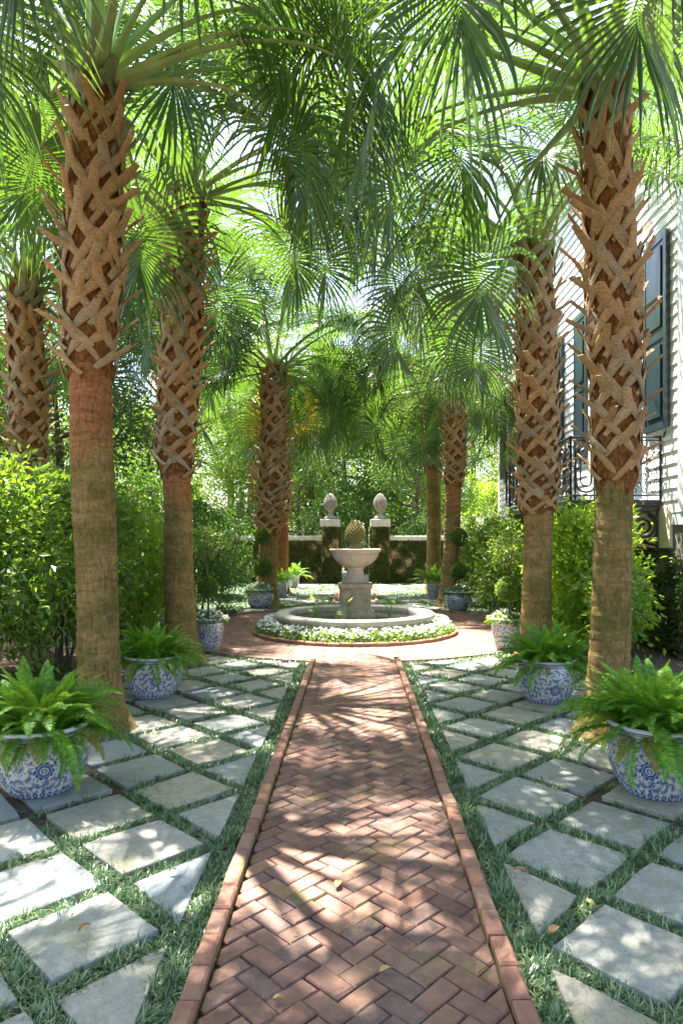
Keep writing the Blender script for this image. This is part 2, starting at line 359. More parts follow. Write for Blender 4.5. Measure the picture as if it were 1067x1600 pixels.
for q in near: brick_obj('brick', q, .022+rr.uniform(-.005,.004), brick_path, rr, M['brick'])
st = MB()
for q in rest+[b for b in bricks if b not in vis]: 
    st.prism(q, -.03, .022+rr.uniform(-.003,.003), .005)
st.build('far_bricks', M['brick'], brick_path, kind='stuff')
# edging along path
for sx in (-1, 1):
    y = 1.2
    while y < 9.05:
        L = .183+rr.uniform(-.004,.004); b = MB(); b.box(-.037, .037, -L/2, L/2, -.08, .0, .010)
        b.build('edging_brick', M['edging'], brick_path, loc=(sx*(IN+.044)+rr.uniform(-.004,.004), y+L/2, .054+rr.uniform(-.006,.006)), rot=(rr.gauss(0,.02), rr.gauss(0,.02), rr.gauss(0,.012)))
        y += L+.008
# round court bricks (stuff, too small to pick apart) and far path
st = MB()
rg = [lambda p: RO**2-(p[0]-PCX)**2-(p[1]-PCY)**2, lambda p: (p[0])**2+(p[1]-FY)**2-(RB+.03)**2]
for q in herring(rg, -3.6, 3.6, PCY-RO-.1, PCY+RO+.1):
    cy = sum(p[1] for p in q)/len(q); cx = sum(p[0] for p in q)/len(q)
    if cy < 9.42 and abs(cx) < IN+.05: continue
    st.prism(q, -.02, .022+rr.uniform(-.003,.003), .004)
rg = [lambda p: p[0]+IN, lambda p: IN-p[0], lambda p: (p[0]-PCX)**2+(p[1]-PCY)**2-(RO)**2]
for q in herring(rg, -IN, IN, FAR0-.2, FAR1): st.prism(q, -.02, .022+rr.uniform(-.003,.003), .004)
st.build('court_bricks', M['brick'], court, kind='stuff')
def arc_edging(parent, cx, cy, r, a0, a1, name, h, wd=.085, L=.185):
    n = int((a1-a0)*r/(L+.008))
    for k in range(n):
        a = a0+(a1-a0)*(k+.5)/n; b = MB(); b.box(-L/2, L/2, -wd/2, wd/2, -.09, 0, .012)
        b.build(name, M['edging'], parent, loc=(cx+r*math.cos(a), cy+r*math.sin(a), h+rr.uniform(-.005,.005)), rot=(rr.gauss(0,.02), rr.gauss(0,.02), a+PI/2))
th = math.asin((OUT)/RO)
arc_edging(court, PCX, PCY, RO+.04, -.25, PI/2-th, 'edging_brick', .065)
arc_edging(court, PCX, PCY, RO+.04, PI/2+th, PI+.25, 'edging_brick', .065)
for sx in (-1,1):
    y = PCY+RO+.06
    while y < FAR1-.2:
        b = MB(); b.box(-.042,.042,-.09,.09,-.08,0,.01); b.build('edging_brick', M['edging'], court, loc=(sx*(IN+.046), y+.09, .062+rr.uniform(-.004,.004))); y += .19

# ------------------------------------------------------------------ stepping stones and dwarf mondo grass
PALMS = {}
KEEP = [(-2.31,5.87,.42),(-2.42,9.1,.5),(2.2,5.67,.40),(2.58,9.3,.45),(-2.38,17.5,.5),(-2.38,21.2,.5),(2.6,17.4,.5),(2.65,21.5,.5)]
terr = MB(); terr.add([(-3.0,1.0,-.02),(-OUT,1.0,-.02),(-OUT,26.2,-.02),(-3.0,26.2,-.02)], [(0,1,2,3)]); terr.add([(OUT,1.0,-.02),(2.95,1.0,-.02),(2.95,26.2,-.02),(OUT,26.2,-.02)], [(0,1,2,3)])
terrace = terr.build('paved_garden', M['soil'], kind='structure')
stones = []; rs = random.Random(11)
def circ_poly_clip(poly, r):
    # clip away the disc with a tangent half-plane facing the polygon
    n=len(poly); cx=sum(p[0] for p in poly)/n-PCX; cy=sum(p[1] for p in poly)/n-PCY; d=math.hypot(cx,cy); ux,uy=cx/d,cy/d
    return clip(poly, lambda p: (p[0]-PCX)*ux+(p[1]-PCY)*uy-r)
for side, bx, by in ((-1,1.18,3.62),(1,1.145,3.50)):
    D = .808
    for i in range(-8, 60):
        for j in range(-1, 5):
            X = bx+(j*.405); Y = by+i*D+(D/2 if j % 2 else 0)
            if Y < .6 or Y > 25.9: continue
            s = .470*(1+rs.uniform(-.03,.03))/math.sqrt(2)
            poly = [(side*(X+dx*s), Y+dy*s) for dx,dy in ((0,-1),(1,0),(0,1),(-1,0))]
            if side < 0: poly = poly[::-1]
            poly = clip(poly, lambda p: abs(p[0])-.775)
            if len(poly) < 3: continue
            poly = clip(poly, lambda p: (2.78 if Y < 9 else 2.7)-abs(p[0])+.0)
            if len(poly) < 3 or area(poly) < .03: continue
            n=len(poly); cx=sum(p[0] for p in poly)/n; cy=sum(p[1] for p in poly)/n
            if math.hypot(cx-PCX, cy-PCY) < RO+.6:
                if math.hypot(cx-PCX, cy-PCY) < RO: continue
                poly = circ_poly_clip(poly, RO+.14)
                if len(poly) < 3 or area(poly) < .03: continue
                n=len(poly); cx=sum(p[0] for p in poly)/n; cy=sum(p[1] for p in poly)/n
            if cy > 15.5 and rs.random() < .45: continue
            if any(math.hypot(cx-kx, cy-ky) < kr*.75 for kx,ky,kr in KEEP): continue
            ang = rs.gauss(0,.022); ca, sa = math.cos(ang), math.sin(ang)
            loc = [((p[0]-cx)*ca-(p[1]-cy)*sa+rs.uniform(-.006,.006), (p[0]-cx)*sa+(p[1]-cy)*ca+rs.uniform(-.006,.006)) for p in poly]
            # roughen each side a little
            l2=[]
            for k in range(n):
                a=loc[k]; b=loc[(k+1)%n]; q_=rs.choice((0,0,0,.004,.008,.018)); dl=math.hypot(*a) or 1; l2.append((a[0]*(1-q_/dl), a[1]*(1-q_/dl)))
                for t in (.3,.7): l2.append((a[0]+(b[0]-a[0])*t+rs.uniform(-.005,.005), a[1]+(b[1]-a[1])*t+rs.uniform(-.005,.005)))
            b = MB(); b.prism(l2, -.05, 0, .004)
            b.build('paving_stone', M['bluestone'], terrace, loc=(cx,cy,.012+rs.uniform(-.004,.006)), rot=(rs.gauss(0,.010), rs.gauss(0,.010), 0))
            stones.append((cx, cy, [(cx+p[0], cy+p[1]) for p in loc]))
POTS = [(-2.13,4.42,.62,.46,'fern'),(2.02,4.38,.62,.48,'fern'),(-2.19,7.08,.62,.46,'fern'),(2.02,6.88,.62,.46,'fern'),
        (-2.27,10.15,.52,.50,'top'),(2.36,10.15,.54,.50,'top'),(-2.44,16.6,.70,.48,'low'),(2.50,15.85,.64,.48,'low'),
        (-2.28,19.8,.52,.50,'bfern'),(-2.25,23.8,.5,.48,'bfern'),(2.35,19.4,.54,.50,'bfern')]
def inpoly(px, py, poly):
    x = [p[0] for p in poly]; y = [p[1] for p in poly]; n = len(poly); res = np.zeros(px.shape, bool); j = n-1
    for i in range(n):
        c = ((y[i] > py) != (y[j] > py)) & (px < (x[j]-x[i])*(py-y[i])/((y[j]-y[i]) or 1e-9)+x[i]); res ^= c; j = i
    return res
def grass_points(x0,x1,y0,y1, dens, seed, margin=1.0):
    g = np.random.RandomState(seed); n = int((x1-x0)*(y1-y0)*dens); P = np.stack([g.uniform(x0,x1,n), g.uniform(y0,y1,n)],1)
    keep = np.hypot(P[:,0]-PCX, P[:,1]-PCY) > RO+.09
    for cx,cy,poly in stones:
        near = keep & (np.abs(P[:,0]-cx)<.45) & (np.abs(P[:,1]-cy)<.45); idx = np.where(near)[0]
        if len(idx):
            q = [((a-cx)*margin+cx, (b-cy)*margin+cy) for a,b in poly]
            ins = inpoly(P[idx,0], P[idx,1], q); keep[idx[ins]] = False
    for kx,ky,kr in KEEP: keep &= np.hypot(P[:,0]-kx,P[:,1]-ky) > kr*.55
    for p in POTS: keep &= np.hypot(P[:,0]-p[0],P[:,1]-p[1]) > p[2]*.36
    # thin, bare patches: strong around the pots on the outer side
    pn = np.sin(P[:,0]*3.1+P[:,1]*1.7)+np.sin(P[:,1]*4.3-P[:,0]*2.2)+g.uniform(-1.2,1.2,n)
    bare = (pn > 2.35)
    for p in POTS[:4]: bare |= (np.hypot(P[:,0]-p[0],P[:,1]-p[1]) < .62) & (g.uniform(0,1,n) < .93)
    keep &= ~bare
    return P[keep]
def blades(P, per, length, width, seed, z0=-.02, segs=3, spread=1.7):
    g = np.random.RandomState(seed); n = len(P)*per
    base = np.repeat(P, per, 0)+g.normal(0,.008,(n,2)); L = length*g.uniform(.6,1.25,n)*np.repeat(g.uniform(.75,1.25,len(P)),per)
    az = g.uniform(0,2*PI,n); lean = .15+(spread-.15)*g.uniform(0,1,n)**.6; d = np.stack([np.cos(az),np.sin(az)],1); s = np.stack([-d[:,1],d[:,0]],1)
    V = []; 
    for k in range(segs+1):
        t = k/segs; out = L*(t*np.sin(lean*.6)+.35*t*t*np.sin(lean)); up = L*(t*np.cos(lean*.5)-.44*t*t*lean)
        c = base+d*out[:,None]; wv = width*(1-t**2*.97)*.5
        V.append(np.concatenate([c-s*wv, (z0+up)[:,None]],1)); V.append(np.concatenate([c+s*wv, (z0+up)[:,None]],1))
    V = np.stack(V,1).reshape(-1,3); b = (np.arange(n)*(2*(segs+1)))[:,None]; F = []
    for k in range(segs): F.append(b+np.array([[2*k,2*k+1,2*k+3,2*k+2]]))
    return V, np.concatenate(F,0)
sets = [(-2.9,-OUT-.01,2.0,6.0,900,17,.070,.0070,.965),(OUT+.01,2.9,2.0,6.0,900,17,.070,.0070,.965),
        (-2.9,-OUT-.01,6.0,10.4,620,13,.080,.0095,.95),(OUT+.01,2.9,6.0,10.4,620,13,.080,.0095,.95),
        (-2.9,-OUT-.01,.9,2.0,150,10,.085,.008,1.03),(OUT+.01,2.9,.9,2.0,150,10,.085,.008,1.03),
        (-4.6,-.66,10.4,26,230,9,.085,.013,.96),(.66,4.2,10.4,26,230,9,.085,.013,.96)]
Vs, Fs, nb = [], [], 0
for k,(x0,x1,y0,y1,dn,per,ln,wd,mg) in enumerate(sets):
    P = grass_points(x0,x1,y0,y1,dn,k+1,mg); V,F = blades(P, per, ln, wd, k+50); Vs.append(V); Fs.append(F+nb); nb += len(V)
link('mondo_grass', npmesh('mondo_grass', np.concatenate(Vs), np.concatenate(Fs), M['mondo']), label='dark dwarf mondo grass filling the joints between the paving stones', cat='ground cover', kind='stuff')

# ------------------------------------------------------------------ palms
def frond_mesh(elev, seed, mat_leaf, lp=1.3, nseg=30, droop=1.0, size=1.0):
    g = random.Random(seed); mb = MB(); tips = []
    e = R(elev); p = Vector((0,0,0)); steps = 12; pts=[Vector(p)]; dirs=[]; bend = R(38+8*g.random())*max(.35, math.cos(e))
    for k in range(steps):
        t = k/(steps-1); a = e-bend*t*t
        d = Vector((math.cos(a),0,math.sin(a))); dirs.append(d); p = p+d*lp/steps; pts.append(Vector(p))
    mb.mi = 1
    n=6; vs=[]
    for i,q in enumerate(pts):
        d = dirs[min(i,steps-1)]; up = Vector((-d.z,0,d.x)); sd_ = Vector((0,1,0)); t=i/(len(pts)-1)
        w_ = .058*(1-t)**2.2+.013; h_ = .018*(1-t)+.008
        for (a,b) in ((-1,.35),(0,-.1),(1,.35),(.6,-1),(0,-1.2),(-.6,-1)): vs.append(q+sd_*w_*a+up*h_*b)
    mb.add(vs, [(j*n+k,j*n+(k+1)%n,(j+1)*n+(k+1)%n,(j+1)*n+k) for j in range(len(pts)-1) for k in range(n)])
    tips += [0.0]*len(vs); mb.mi = 0
    a = math.atan2(dirs[-1].z, dirs[-1].x); Lc = .62*size; cst=[]; N=nseg; q=Vector(p)
    cb = R(62+14*g.random())*droop*max(.3,math.cos(max(e,0)))
    for k in range(N):
        t=k/(N-1); aa=a-cb*t**1.1; d=Vector((math.cos(aa),0,math.sin(aa))); cst.append((Vector(q),d)); q=q+d*Lc/N
    G = Vector((0,0,-1)); grav = .72*droop
    for k,(o,T) in enumerate(cst):
        t=k/(N-1); up=Vector((-T.z,0,T.x))
        for s in (-1,1):
            phi = R(150)*(1-t)**.85+R(4); phi += g.uniform(-.03,.03)
            d = (T*math.cos(phi)+Vector((0,s,0))*math.sin(phi)+up*(.30*math.sin(min(phi,PI/2)))).normalized()
            L = size*(1.02*(.62+.38*math.sin(min(1,t*1.3+.15)*PI*.8)))*g.uniform(.9,1.08); ns=6; pp=Vector(o); vv=[]
            twist = g.uniform(-.5,.5); gk = grav*g.uniform(.6,1.5)
            brk = g.uniform(.45,.75)
            for j in range(ns+1):
                u=j/ns; 
                if u < .40: wd_ = .008+.036*u/.40
                else: wd_ = .044*max(0.0,1-(u-.40)/.60)**.75*.66+.001
                wd_*=size
                sv = d.cross(up); 
                if sv.length<1e-4: sv=Vector((0,1,0))
                sv.normalize(); nn = sv.cross(d).normalized(); sv2=(sv*math.cos(twist*u)+nn*math.sin(twist*u))
                vv += [pp-sv2*wd_*.5+nn*wd_*.22, pp, pp+sv2*wd_*.5+nn*wd_*.22]; tips += [u]*3
                pp = pp+d*(L/ns)
                kk = gk*(.10+ (u>.3)*.32 + (u>brk)*.40); d=(d+G*kk).normalized()
            mb.add(vv, [f for j in range(ns) for f in ((3*j,3*j+1,3*j+4,3*j+3),(3*j+1,3*j+2,3*j+5,3*j+4))])
    me = mb.mesh('palm_frond', [mat_leaf, M['petiole']])
    at = me.attributes.new('tip','FLOAT','POINT'); at.data.foreach_set('value', tips)
    return me
ELEV = [78,58,38,18,-4,-28,-55]
FM = {e:[frond_mesh(e, 100+e*3+k, M['palm_leaf'], lp=1.35+.30*k, droop=.85+.25*k, size=1.08+.08*k) for k in range(3)] for e in ELEV}
FLONG = [frond_mesh(e, 700+e, M['palm_leaf'], lp=2.15, droop=1.2, size=1.2) for e in (40,28,14)]
FO = [frond_mesh(e, 900+e, M['palm_leaf_old'], lp=1.1, droop=1.3) for e in (-28,-60)]

def boot_mesh(seed, mat, stub=.15, up=.15, short=1.0):
    """inverted Y: two straps hugging the trunk (radius 1 unit = scale) and a cut stub sticking out. built for r=.2 in metres"""
    g = random.Random(seed); mb = MB(); r0=.225
    def ring(theta, rad, z, w_, th_, tang):
        # cross-section: width along direction perpendicular to strap on the surface
        c = Vector((math.cos(theta)*rad, math.sin(theta)*rad, z)); nrm = Vector((math.cos(theta),math.sin(theta),0))
        t = tang.normalized(); sd_ = t.cross(nrm).normalized(); n2 = sd_.cross(t).normalized()
        if n2.dot(nrm)<0: n2=-n2
        return [c-sd_*w_/2, c-sd_*w_*.30+n2*th_*.75, c+n2*th_*.9, c+sd_*w_*.30+n2*th_*.75, c+sd_*w_/2, c-n2*th_*.7]
    lean = g.choice((-1,1))*g.uniform(.35,.95)
    for s in (-1,1):
        path = []
        for t in (0,.25,.5,.75,1.0):
            th_=s*(1-t)**1.15*.95; z=-.30*short*(1-t); rad=r0+.004+.035*t+g.uniform(-.004,.004); path.append((th_,rad,z))
        P=[Vector((math.cos(a)*b,math.sin(a)*b,c)) for a,b,c in path]; vs=[]
        for i,(a,b,c) in enumerate(path):
            tg=(P[min(i+1,4)]-P[max(i-1,0)]); vs+=ring(a,b,c,(.054+.048*i/4)*g.uniform(.75,1.2),.012+.006*i/4,tg)
        mb.add(vs, [(j*6+k,j*6+(k+1)%6,(j+1)*6+(k+1)%6,(j+1)*6+k) for j in range(4) for k in range(6)]+[(5,4,3,2,1,0)])
    vs=[]; n=5; lst=[]
    for i in range(n):
        t=i/(n-1); lst.append(Vector((r0+.03+stub*t**1.25, lean*stub*t*1.2, -.05+up*t+.05*t*t)))
    for i in range(n):
        tg=(lst[min(i+1,n-1)]-lst[max(i-1,0)]).normalized(); th_=0
        sd_=tg.cross(Vector((1,0,0))); sd_=Vector((0,1,0)) ; n2=sd_.cross(tg).normalized()
        if n2.x<0: n2=-n2
        w_=(.122-.048*i/(n-1))*1.0; h_=.016
        c=lst[i]; vs+=[c-sd_*w_/2+n2*.004, c-sd_*w_*.3+n2*h_*.8, c+n2*h_, c+sd_*w_*.3+n2*h_*.8, c+sd_*w_/2+n2*.004, c-n2*h_*.8]
    mb.add(vs, [(j*6+k,j*6+(k+1)%6,(j+1)*6+(k+1)%6,(j+1)*6+k) for j in range(n-1) for k in range(6)]+[tuple((n-1)*6+k for k in range(6))])
    return mb.mesh('leaf_base', mat)
BM = [boot_mesh(k, M['boot'], stub=(.08,.12,.15,.175)[k%4], up=(.10,.14,.12,.10)[k%4]) for k in range(8)]
BG = [boot_mesh(50+k, M['boot_green'], stub=.10, up=.26) for k in range(2)]

def palm(label, Y, ctrl, r, zboot, ztop, seed, nfr=36, red=2.6, dz=.031, boots=True, sc=1.0, grp='cabbage palms lining the garden', emin=-48, old=0, extra=0):
    """ctrl: list of (z, x)"""
    g = random.Random(seed); x0 = ctrl[0][1]
    t = thing('palm_tree', label, 'palm tree', (x0, Y, 0), 0, grp)
    zs = [c[0] for c in ctrl]; xs = [c[1]-x0 for c in ctrl]
    def ax(z): return float(np.interp(z, zs, xs))
    nz = int(ztop/.03); n = 28; mb = MB(); vs=[]; ph = g.uniform(0,6)
    for i in range(nz+1):
        z = -.1+(zboot+.1)*i/nz; zz=max(z,0)
        fl = 1+.55*math.exp(-zz/.12)+.18*math.exp(-zz/.45); rz = r*fl*(1+.03*math.sin(z*2.1+ph))
        ringb = .0022*math.sin(z*58+ph+2*math.sin(z*7))+.002*math.sin(z*37+1)
        for k in range(n):
            a=2*PI*k/n; rj = rz+ringb+.006*math.sin(3*a+z*3+ph)+.008*math.exp(-zz/.2)*math.sin(9*a+z*30)*2+g.uniform(-.004,.004)
            vs.append((ax(z)+rj*math.cos(a), rj*math.sin(a), z))
    mb.add(vs, [(j*n+k,j*n+(k+1)%n,(j+1)*n+(k+1)%n,(j+1)*n+k) for j in range(nz) for k in range(n)])
    tr = mb.build('trunk', M['bark'], t, smooth=True)
    at = tr.data.attributes.new('redline','FLOAT','POINT'); at.data.foreach_set('value', [red]*len(tr.data.vertices))
    mb = MB(); vs=[]; nc=int((ztop-zboot)/.05)+2
    for i in range(nc+1):
        z=zboot-.12+(ztop+.33-zboot)*i/nc; u=(z-zboot)/(ztop-zboot)
        rz=r*(1.02+.16*min(1,max(0,u+.03)*9)+.06*math.sin(min(1,max(0,u)*1.2)*PI)) if u<1 else r*.75
        for k in range(20):
            a=2*PI*k/20; rj=rz+g.uniform(-.012,.016); vs.append((ax(z)+rj*math.cos(a), rj*math.sin(a), z+(g.uniform(-.09,.09) if i==0 else 0)))
    mb.add(vs, [(j*20+k,j*20+(k+1)%20,(j+1)*20+(k+1)%20,(j+1)*20+k) for j in range(nc) for k in range(20)]+[tuple(nc*20+k for k in range(20))])
    mb.build('fibre_sheath', M['fibre'], t)
    if boots:
        k=0; z=zboot+.06; ang=g.uniform(0,6)
        while z < ztop+.10:
            u=(z-zboot)/(ztop-zboot); gold = ang+k*R(137.5)
            s = r/.2*(.97+.10*math.sin(min(1,max(0,u)*1.3)*PI)); s2 = (.62+.45*min(1,max(0,u)*1.8))
            me = g.choice(BG) if u > .93 else g.choice(BM)
            o = link('leaf_base', me, t, (ax(z), 0, z+g.uniform(-.02,.02)), (g.gauss(0,.05), g.gauss(0,.05), gold+g.gauss(0,.10)), (s*g.uniform(.95,1.12), s*g.uniform(.95,1.12), s2*g.uniform(.85,1.15)))
            z += dz*(1.0+.1*g.random()); k+=1
    else:
        mb=MB(); z=zboot+.1; k=0
        while z<ztop:
            a=k*R(137.5); c=Vector((ax(z)+r*1.1*math.cos(a), r*1.1*math.sin(a), z)); o2=Vector((math.cos(a)*.14,math.sin(a)*.14,.16))
            mb.tube([c,c+o2*.6,c+o2],[.05,.04,.03],4); z+=.06;k+=1
        mb.build('leaf_base', M['boot'], t, kind='stuff')
    # crown
    top = Vector((ax(ztop),0,ztop)); inward = PI if x0>0 else 0
    for i in range(nfr+extra):
        u=(min(i,nfr-1)+.5)/nfr; e = 82-(82-emin)*u**.92+g.gauss(0,6)
        az=i*R(137.5)+g.gauss(0,.15)+seed
        if i>=nfr: az=inward+g.uniform(-.9,.9); e=g.uniform(-2,45)
        if i<nfr and math.sin(az)<-.35 and e<14 and Y>4:
            if g.random()<.7: continue
            e=g.uniform(14,34)
        if x0>0 and Y<12 and i<nfr and math.cos(az)>.15 and e<38:
            if g.random()<.55: continue
            e=g.uniform(30,48)
        cls=min(ELEV, key=lambda q:abs(q-e)); me=g.choice(FM[cls])
        if i>=nfr and i%2==0: cls=g.choice((40,28,14)); me=FLONG[(40,28,14).index(cls)]; e=cls+g.uniform(-6,6)
        if nfr > i >= nfr-old: me = g.choice(FO)
        o=link('palm_frond', me, t, (top.x+.09*math.cos(az), .09*math.sin(az), top.z+.22-.30*u), (g.gauss(0,.12), 0, az), sc*g.uniform(.9,1.12))
        o.rotation_euler = (Matrix.Rotation(az,3,'Z') @ Matrix.Rotation(R(cls-e)*1.0,3,'Y') @ Matrix.Rotation(g.gauss(0,.18),3,'X')).to_euler()
    return t
def px(x, d): return (x-VX)*d/FOC
def cz(y, d): return EYE+(HY-y)*d/FOC
def ctrl(d, *pts): return [(-.2, px(pts[0][1], d))]+[(cz(y,d), px(x,d)) for y,x in pts]
palm('large palm nearest on the left, red brown upper trunk beside the near left fern pot', 5.87, ctrl(5.87,(1130,160),(1000,154),(800,148),(650,143),(560,141),(300,148),(90,151)), .180, 3.30, 5.85, 11, 22, red=2.35, emin=4, extra=4)
palm('palm with mossy root flare behind the second fern pot on the left', 9.1, ctrl(9.1,(1035,290),(1000,284),(900,279),(800,279),(700,273),(500,285),(300,293)), .20, 2.75, 6.55, 23, 28, red=2.0, emin=-14, extra=6)
palm('palm at far left edge rising behind the leafy hedge', 10.6, ctrl(10.6,(1000,48),(650,45),(440,40)), .205, 2.6, 5.85, 37, 28, emin=-15)
palm('palm behind the back left two-ball topiary, boots reaching low down', 17.5, ctrl(17.5,(945,416),(830,420),(700,427),(580,427)), .26, 2.0, 6.3, 41, 32, old=3, emin=-28, extra=7, sc=1.1)
palm('thin red trunked palm half hidden behind another palm left of the gate', 21.2, ctrl(21.2,(920,441),(800,441),(590,444)), .20, 2.75, 6.9, 53, 30, red=0.6, old=2, extra=5)
palm('large palm nearest on the right beside the near right fern pot', 5.67, ctrl(5.67,(1150,942),(1000,952),(835,958),(770,960),(600,962),(450,957),(300,950),(120,945)), .160, 2.30, 5.70, 67, 22, red=2.1, emin=4, extra=3)
palm('leaning palm right of the court in front of the leafy shrub, second on the right', 9.3, ctrl(9.3,(1030,836),(940,838),(800,841),(660,840),(537,837),(380,834)), .205, 2.2, 5.85, 71, 27, red=1.9, emin=-10, extra=6)
palm('palm beside the back right two-ball topiary with dark red upper trunk', 17.4, ctrl(17.4,(945,698),(850,705),(700,711),(600,712)), .21, 3.3, 5.95, 83, 32, red=2.3, emin=-28, extra=7, sc=1.1)
palm('slimmer palm left of the back right topiary palm, furthest of the right row', 21.5, ctrl(21.5,(930,678),(700,677),(600,677)), .24, 4.1, 6.75, 97, 30, red=3.6, extra=5)
palm('palm just behind the viewer on the left, only its hanging fronds in view', 2.5, [(-.2,-2.45),(6.0,-2.5)], .18, 3.3, 6.15, 131, 18, emin=5, extra=3, boots=False)
palm('palm just behind the viewer on the right, only its hanging fronds in view', 2.7, [(-.2,2.5),(6.0,2.45)], .18, 3.3, 6.3, 137, 18, emin=5, extra=3, boots=False)
palm('slender grey trunked palm far beyond the wall left of the gate', 34, ctrl(34,(890,485),(640,484)), .24, 7.2, 8.6, 101, 30, boots=False, sc=1.3, grp='palms beyond the wall')
palm('slender palm far beyond the wall behind the thin red trunk', 31, ctrl(31,(890,396),(640,396)), .26, 5.9, 7.2, 103, 30, boots=False, sc=1.3, grp='palms beyond the wall')
palm('tall palm standing beyond the left hedge with only its crown in view', 15.5, ctrl(15.5,(900,278),(500,278)), .22, 4, 7.6, 107, 36, boots=False, grp='palms behind the shrubs')
palm('tall palm behind the far corner of the white house', 31, ctrl(31,(890,840),(500,840)), .24, 5, 8.2, 109, 34, boots=False, sc=1.1, grp='palms behind the shrubs')
palm('tall palm beyond the fence behind the palm at the far left edge', 15.5, ctrl(15.5,(900,147),(500,147)), .20, 5, 9.6, 113, 34, boots=False, sc=1.1, grp='palms behind the shrubs')

# ------------------------------------------------------------------ porcelain pots
def paint_field(theta, z, rad, H, g):
    """0..1 blue amount per vertex; theta, z arrays (normalised height v)"""
    U = theta*rad; out = np.zeros_like(U); circ = 2*PI*rad
    def wrap(d): return (d+circ/2) % circ - circ/2
    def stamp(mask, val=1.0): np.maximum(out, mask*val, out=out)
    def flower(cu, cz, R0, pet=10):
        du=wrap(U-cu); dz=z-cz; r=np.hypot(du,dz); a=np.arctan2(dz,du); lim=R0*(.80+.20*np.abs(np.cos(a*pet/2)))
        m=(r<lim); out[m]=0; stamp(m&(r>R0*.42)); stamp(m & (r<R0*.30)&(r>R0*.16)); stamp(m&(r<R0*.08)); 
        out[m&(np.abs((r/R0)-.68)<.035)]=.25
    def paisley(cu, cz, s, ang, curl):
        du=wrap(U-cu); dz=z-cz; ca,sa=math.cos(ang),math.sin(ang); x=(du*ca+dz*sa)/s; y=(-du*sa+dz*ca)/s*curl
        y2=y-.55*x*x+.15; wv=.49*np.sqrt(np.clip(1-x*x,0,1))*(.45+.55*np.clip((1-x)/2,0,1)); m=(np.abs(x)<1)&(np.abs(y2)<wv); out[m]=0
        stamp(m); out[m&(np.abs(np.abs(y2)-wv*.55)<.055)]=.15
        for k in range(4):   # dots round the back
            a=.5+k*.5; stamp(np.hypot(x-1.05*math.cos(a), y-.15-1.0*math.sin(a))<.13)
    done=[]
    fl = [(k*circ/6+circ*.02, H*.42+((k%2)-.5)*H*.10) for k in range(6)]
    tries=0
    while tries<2600:
        tries+=1; cu=g.uniform(0,circ); cv=g.uniform(H*.13,H*.78); s=g.uniform(.026,.048)
        if all(math.hypot((cu-a+circ/2)%circ-circ/2, cv-b)>s*.56+t*.56+.004 for a,b,t in done+[(f[0],f[1],.085) for f in fl]):
            paisley(cu,cv,s,g.uniform(0,2*PI),g.choice((-1,1))); done.append((cu,cv,s))
    for k in range(480):
        cu=g.uniform(0,circ); cv=g.uniform(H*.10,H*.80); du=wrap(U-cu); stamp(np.hypot(du,z-cv)<g.uniform(.003,.006),.9)
    for f in fl: flower(f[0],f[1],.062)
    nb=int(circ/.055)
    a=(U/circ*nb)%1-.5
    stamp((np.hypot(a*circ/nb, (z-H*.085))<.020)&~(np.hypot(a*circ/nb,(z-H*.085))<.008))
    stamp((np.abs(z-H*.03)<.004)); stamp(np.abs(z-H*.86)<.004)
    nb2=int(circ/.018); stamp((np.abs(((U/circ*nb2)%1)-.5)<.22)&(z>H*.875)&(z<H*.93),.75)
    stamp((np.abs(z-H*.945)<.004),.8)
    return out
def pot_mesh(kind, seed, hi=True):
    H=.47; prof={'fern':[(.0,.0),(.185,.0),(.20,.012),(.235,.06),(.275,.14),(.300,.22),(.308,.29),(.300,.35),(.283,.395),(.272,.415),(.275,.425),(.300,.435),(.306,.45),(.302,.462),(.285,.47),(.262,.462),(.255,.43),(.26,.38)],
                 'top':[(.0,.0),(.165,.0),(.18,.012),(.205,.08),(.235,.18),(.258,.28),(.268,.36),(.270,.40),(.264,.418),(.268,.426),(.296,.436),(.300,.45),(.296,.462),(.28,.47),(.258,.462),(.25,.43),(.25,.38)]}[kind]
    nT = 420 if hi else 190; zs=[]; P=np.array(prof); seg=np.hypot(np.diff(P[:,0]),np.diff(P[:,1])); s=np.concatenate([[0],np.cumsum(seg)])
    m=170 if hi else 80; tt=np.linspace(0,s[-1],m); 
    rr_=np.interp(tt,s,P[:,0]); zz=np.interp(tt,s,P[:,1])
    k=3; 
    rr_[4:-2]=np.convolve(np.pad(rr_,k,'edge'),np.ones(2*k+1)/(2*k+1),'valid')[4:-2]
    th=np.arange(nT)*2*PI/nT; TH,ZZ=np.meshgrid(th,zz); RR=np.repeat(rr_[:,None],nT,1)
    V=np.stack([RR*np.cos(TH),RR*np.sin(TH),ZZ],-1).reshape(-1,3)
    i=np.arange(m-1)[:,None]; j=np.arange(nT)[None,:]; j2=(j+1)%nT
    F=np.stack([i*nT+j, i*nT+j2, (i+1)*nT+j2, (i+1)*nT+j],-1).reshape(-1,4)
    me=npmesh('pot_body',V,F,M['porcelain'],True)
    g=random.Random(seed); pa=paint_field(TH.ravel(),ZZ.ravel(),.30,H,g)
    inner=np.repeat(np.arange(m)[:,None]>np.argmax(zz),nT,1).ravel(); pa[inner]=0; pa[(ZZ.ravel()>H*.955)]=0
    at=me.attributes.new('paint','FLOAT','POINT'); at.data.foreach_set('value', pa.astype(np.float32)); return me
PM={'fern':pot_mesh('fern',5),'top':pot_mesh('top',6,False)}
PM['low']=PM['fern']; PM['bfern']=PM['top']
soilm=MB().lathe([(0.001,.40),(.10,.41),(.2,.405),(.262,.40)],24).mesh('potting_soil',M['soil'])
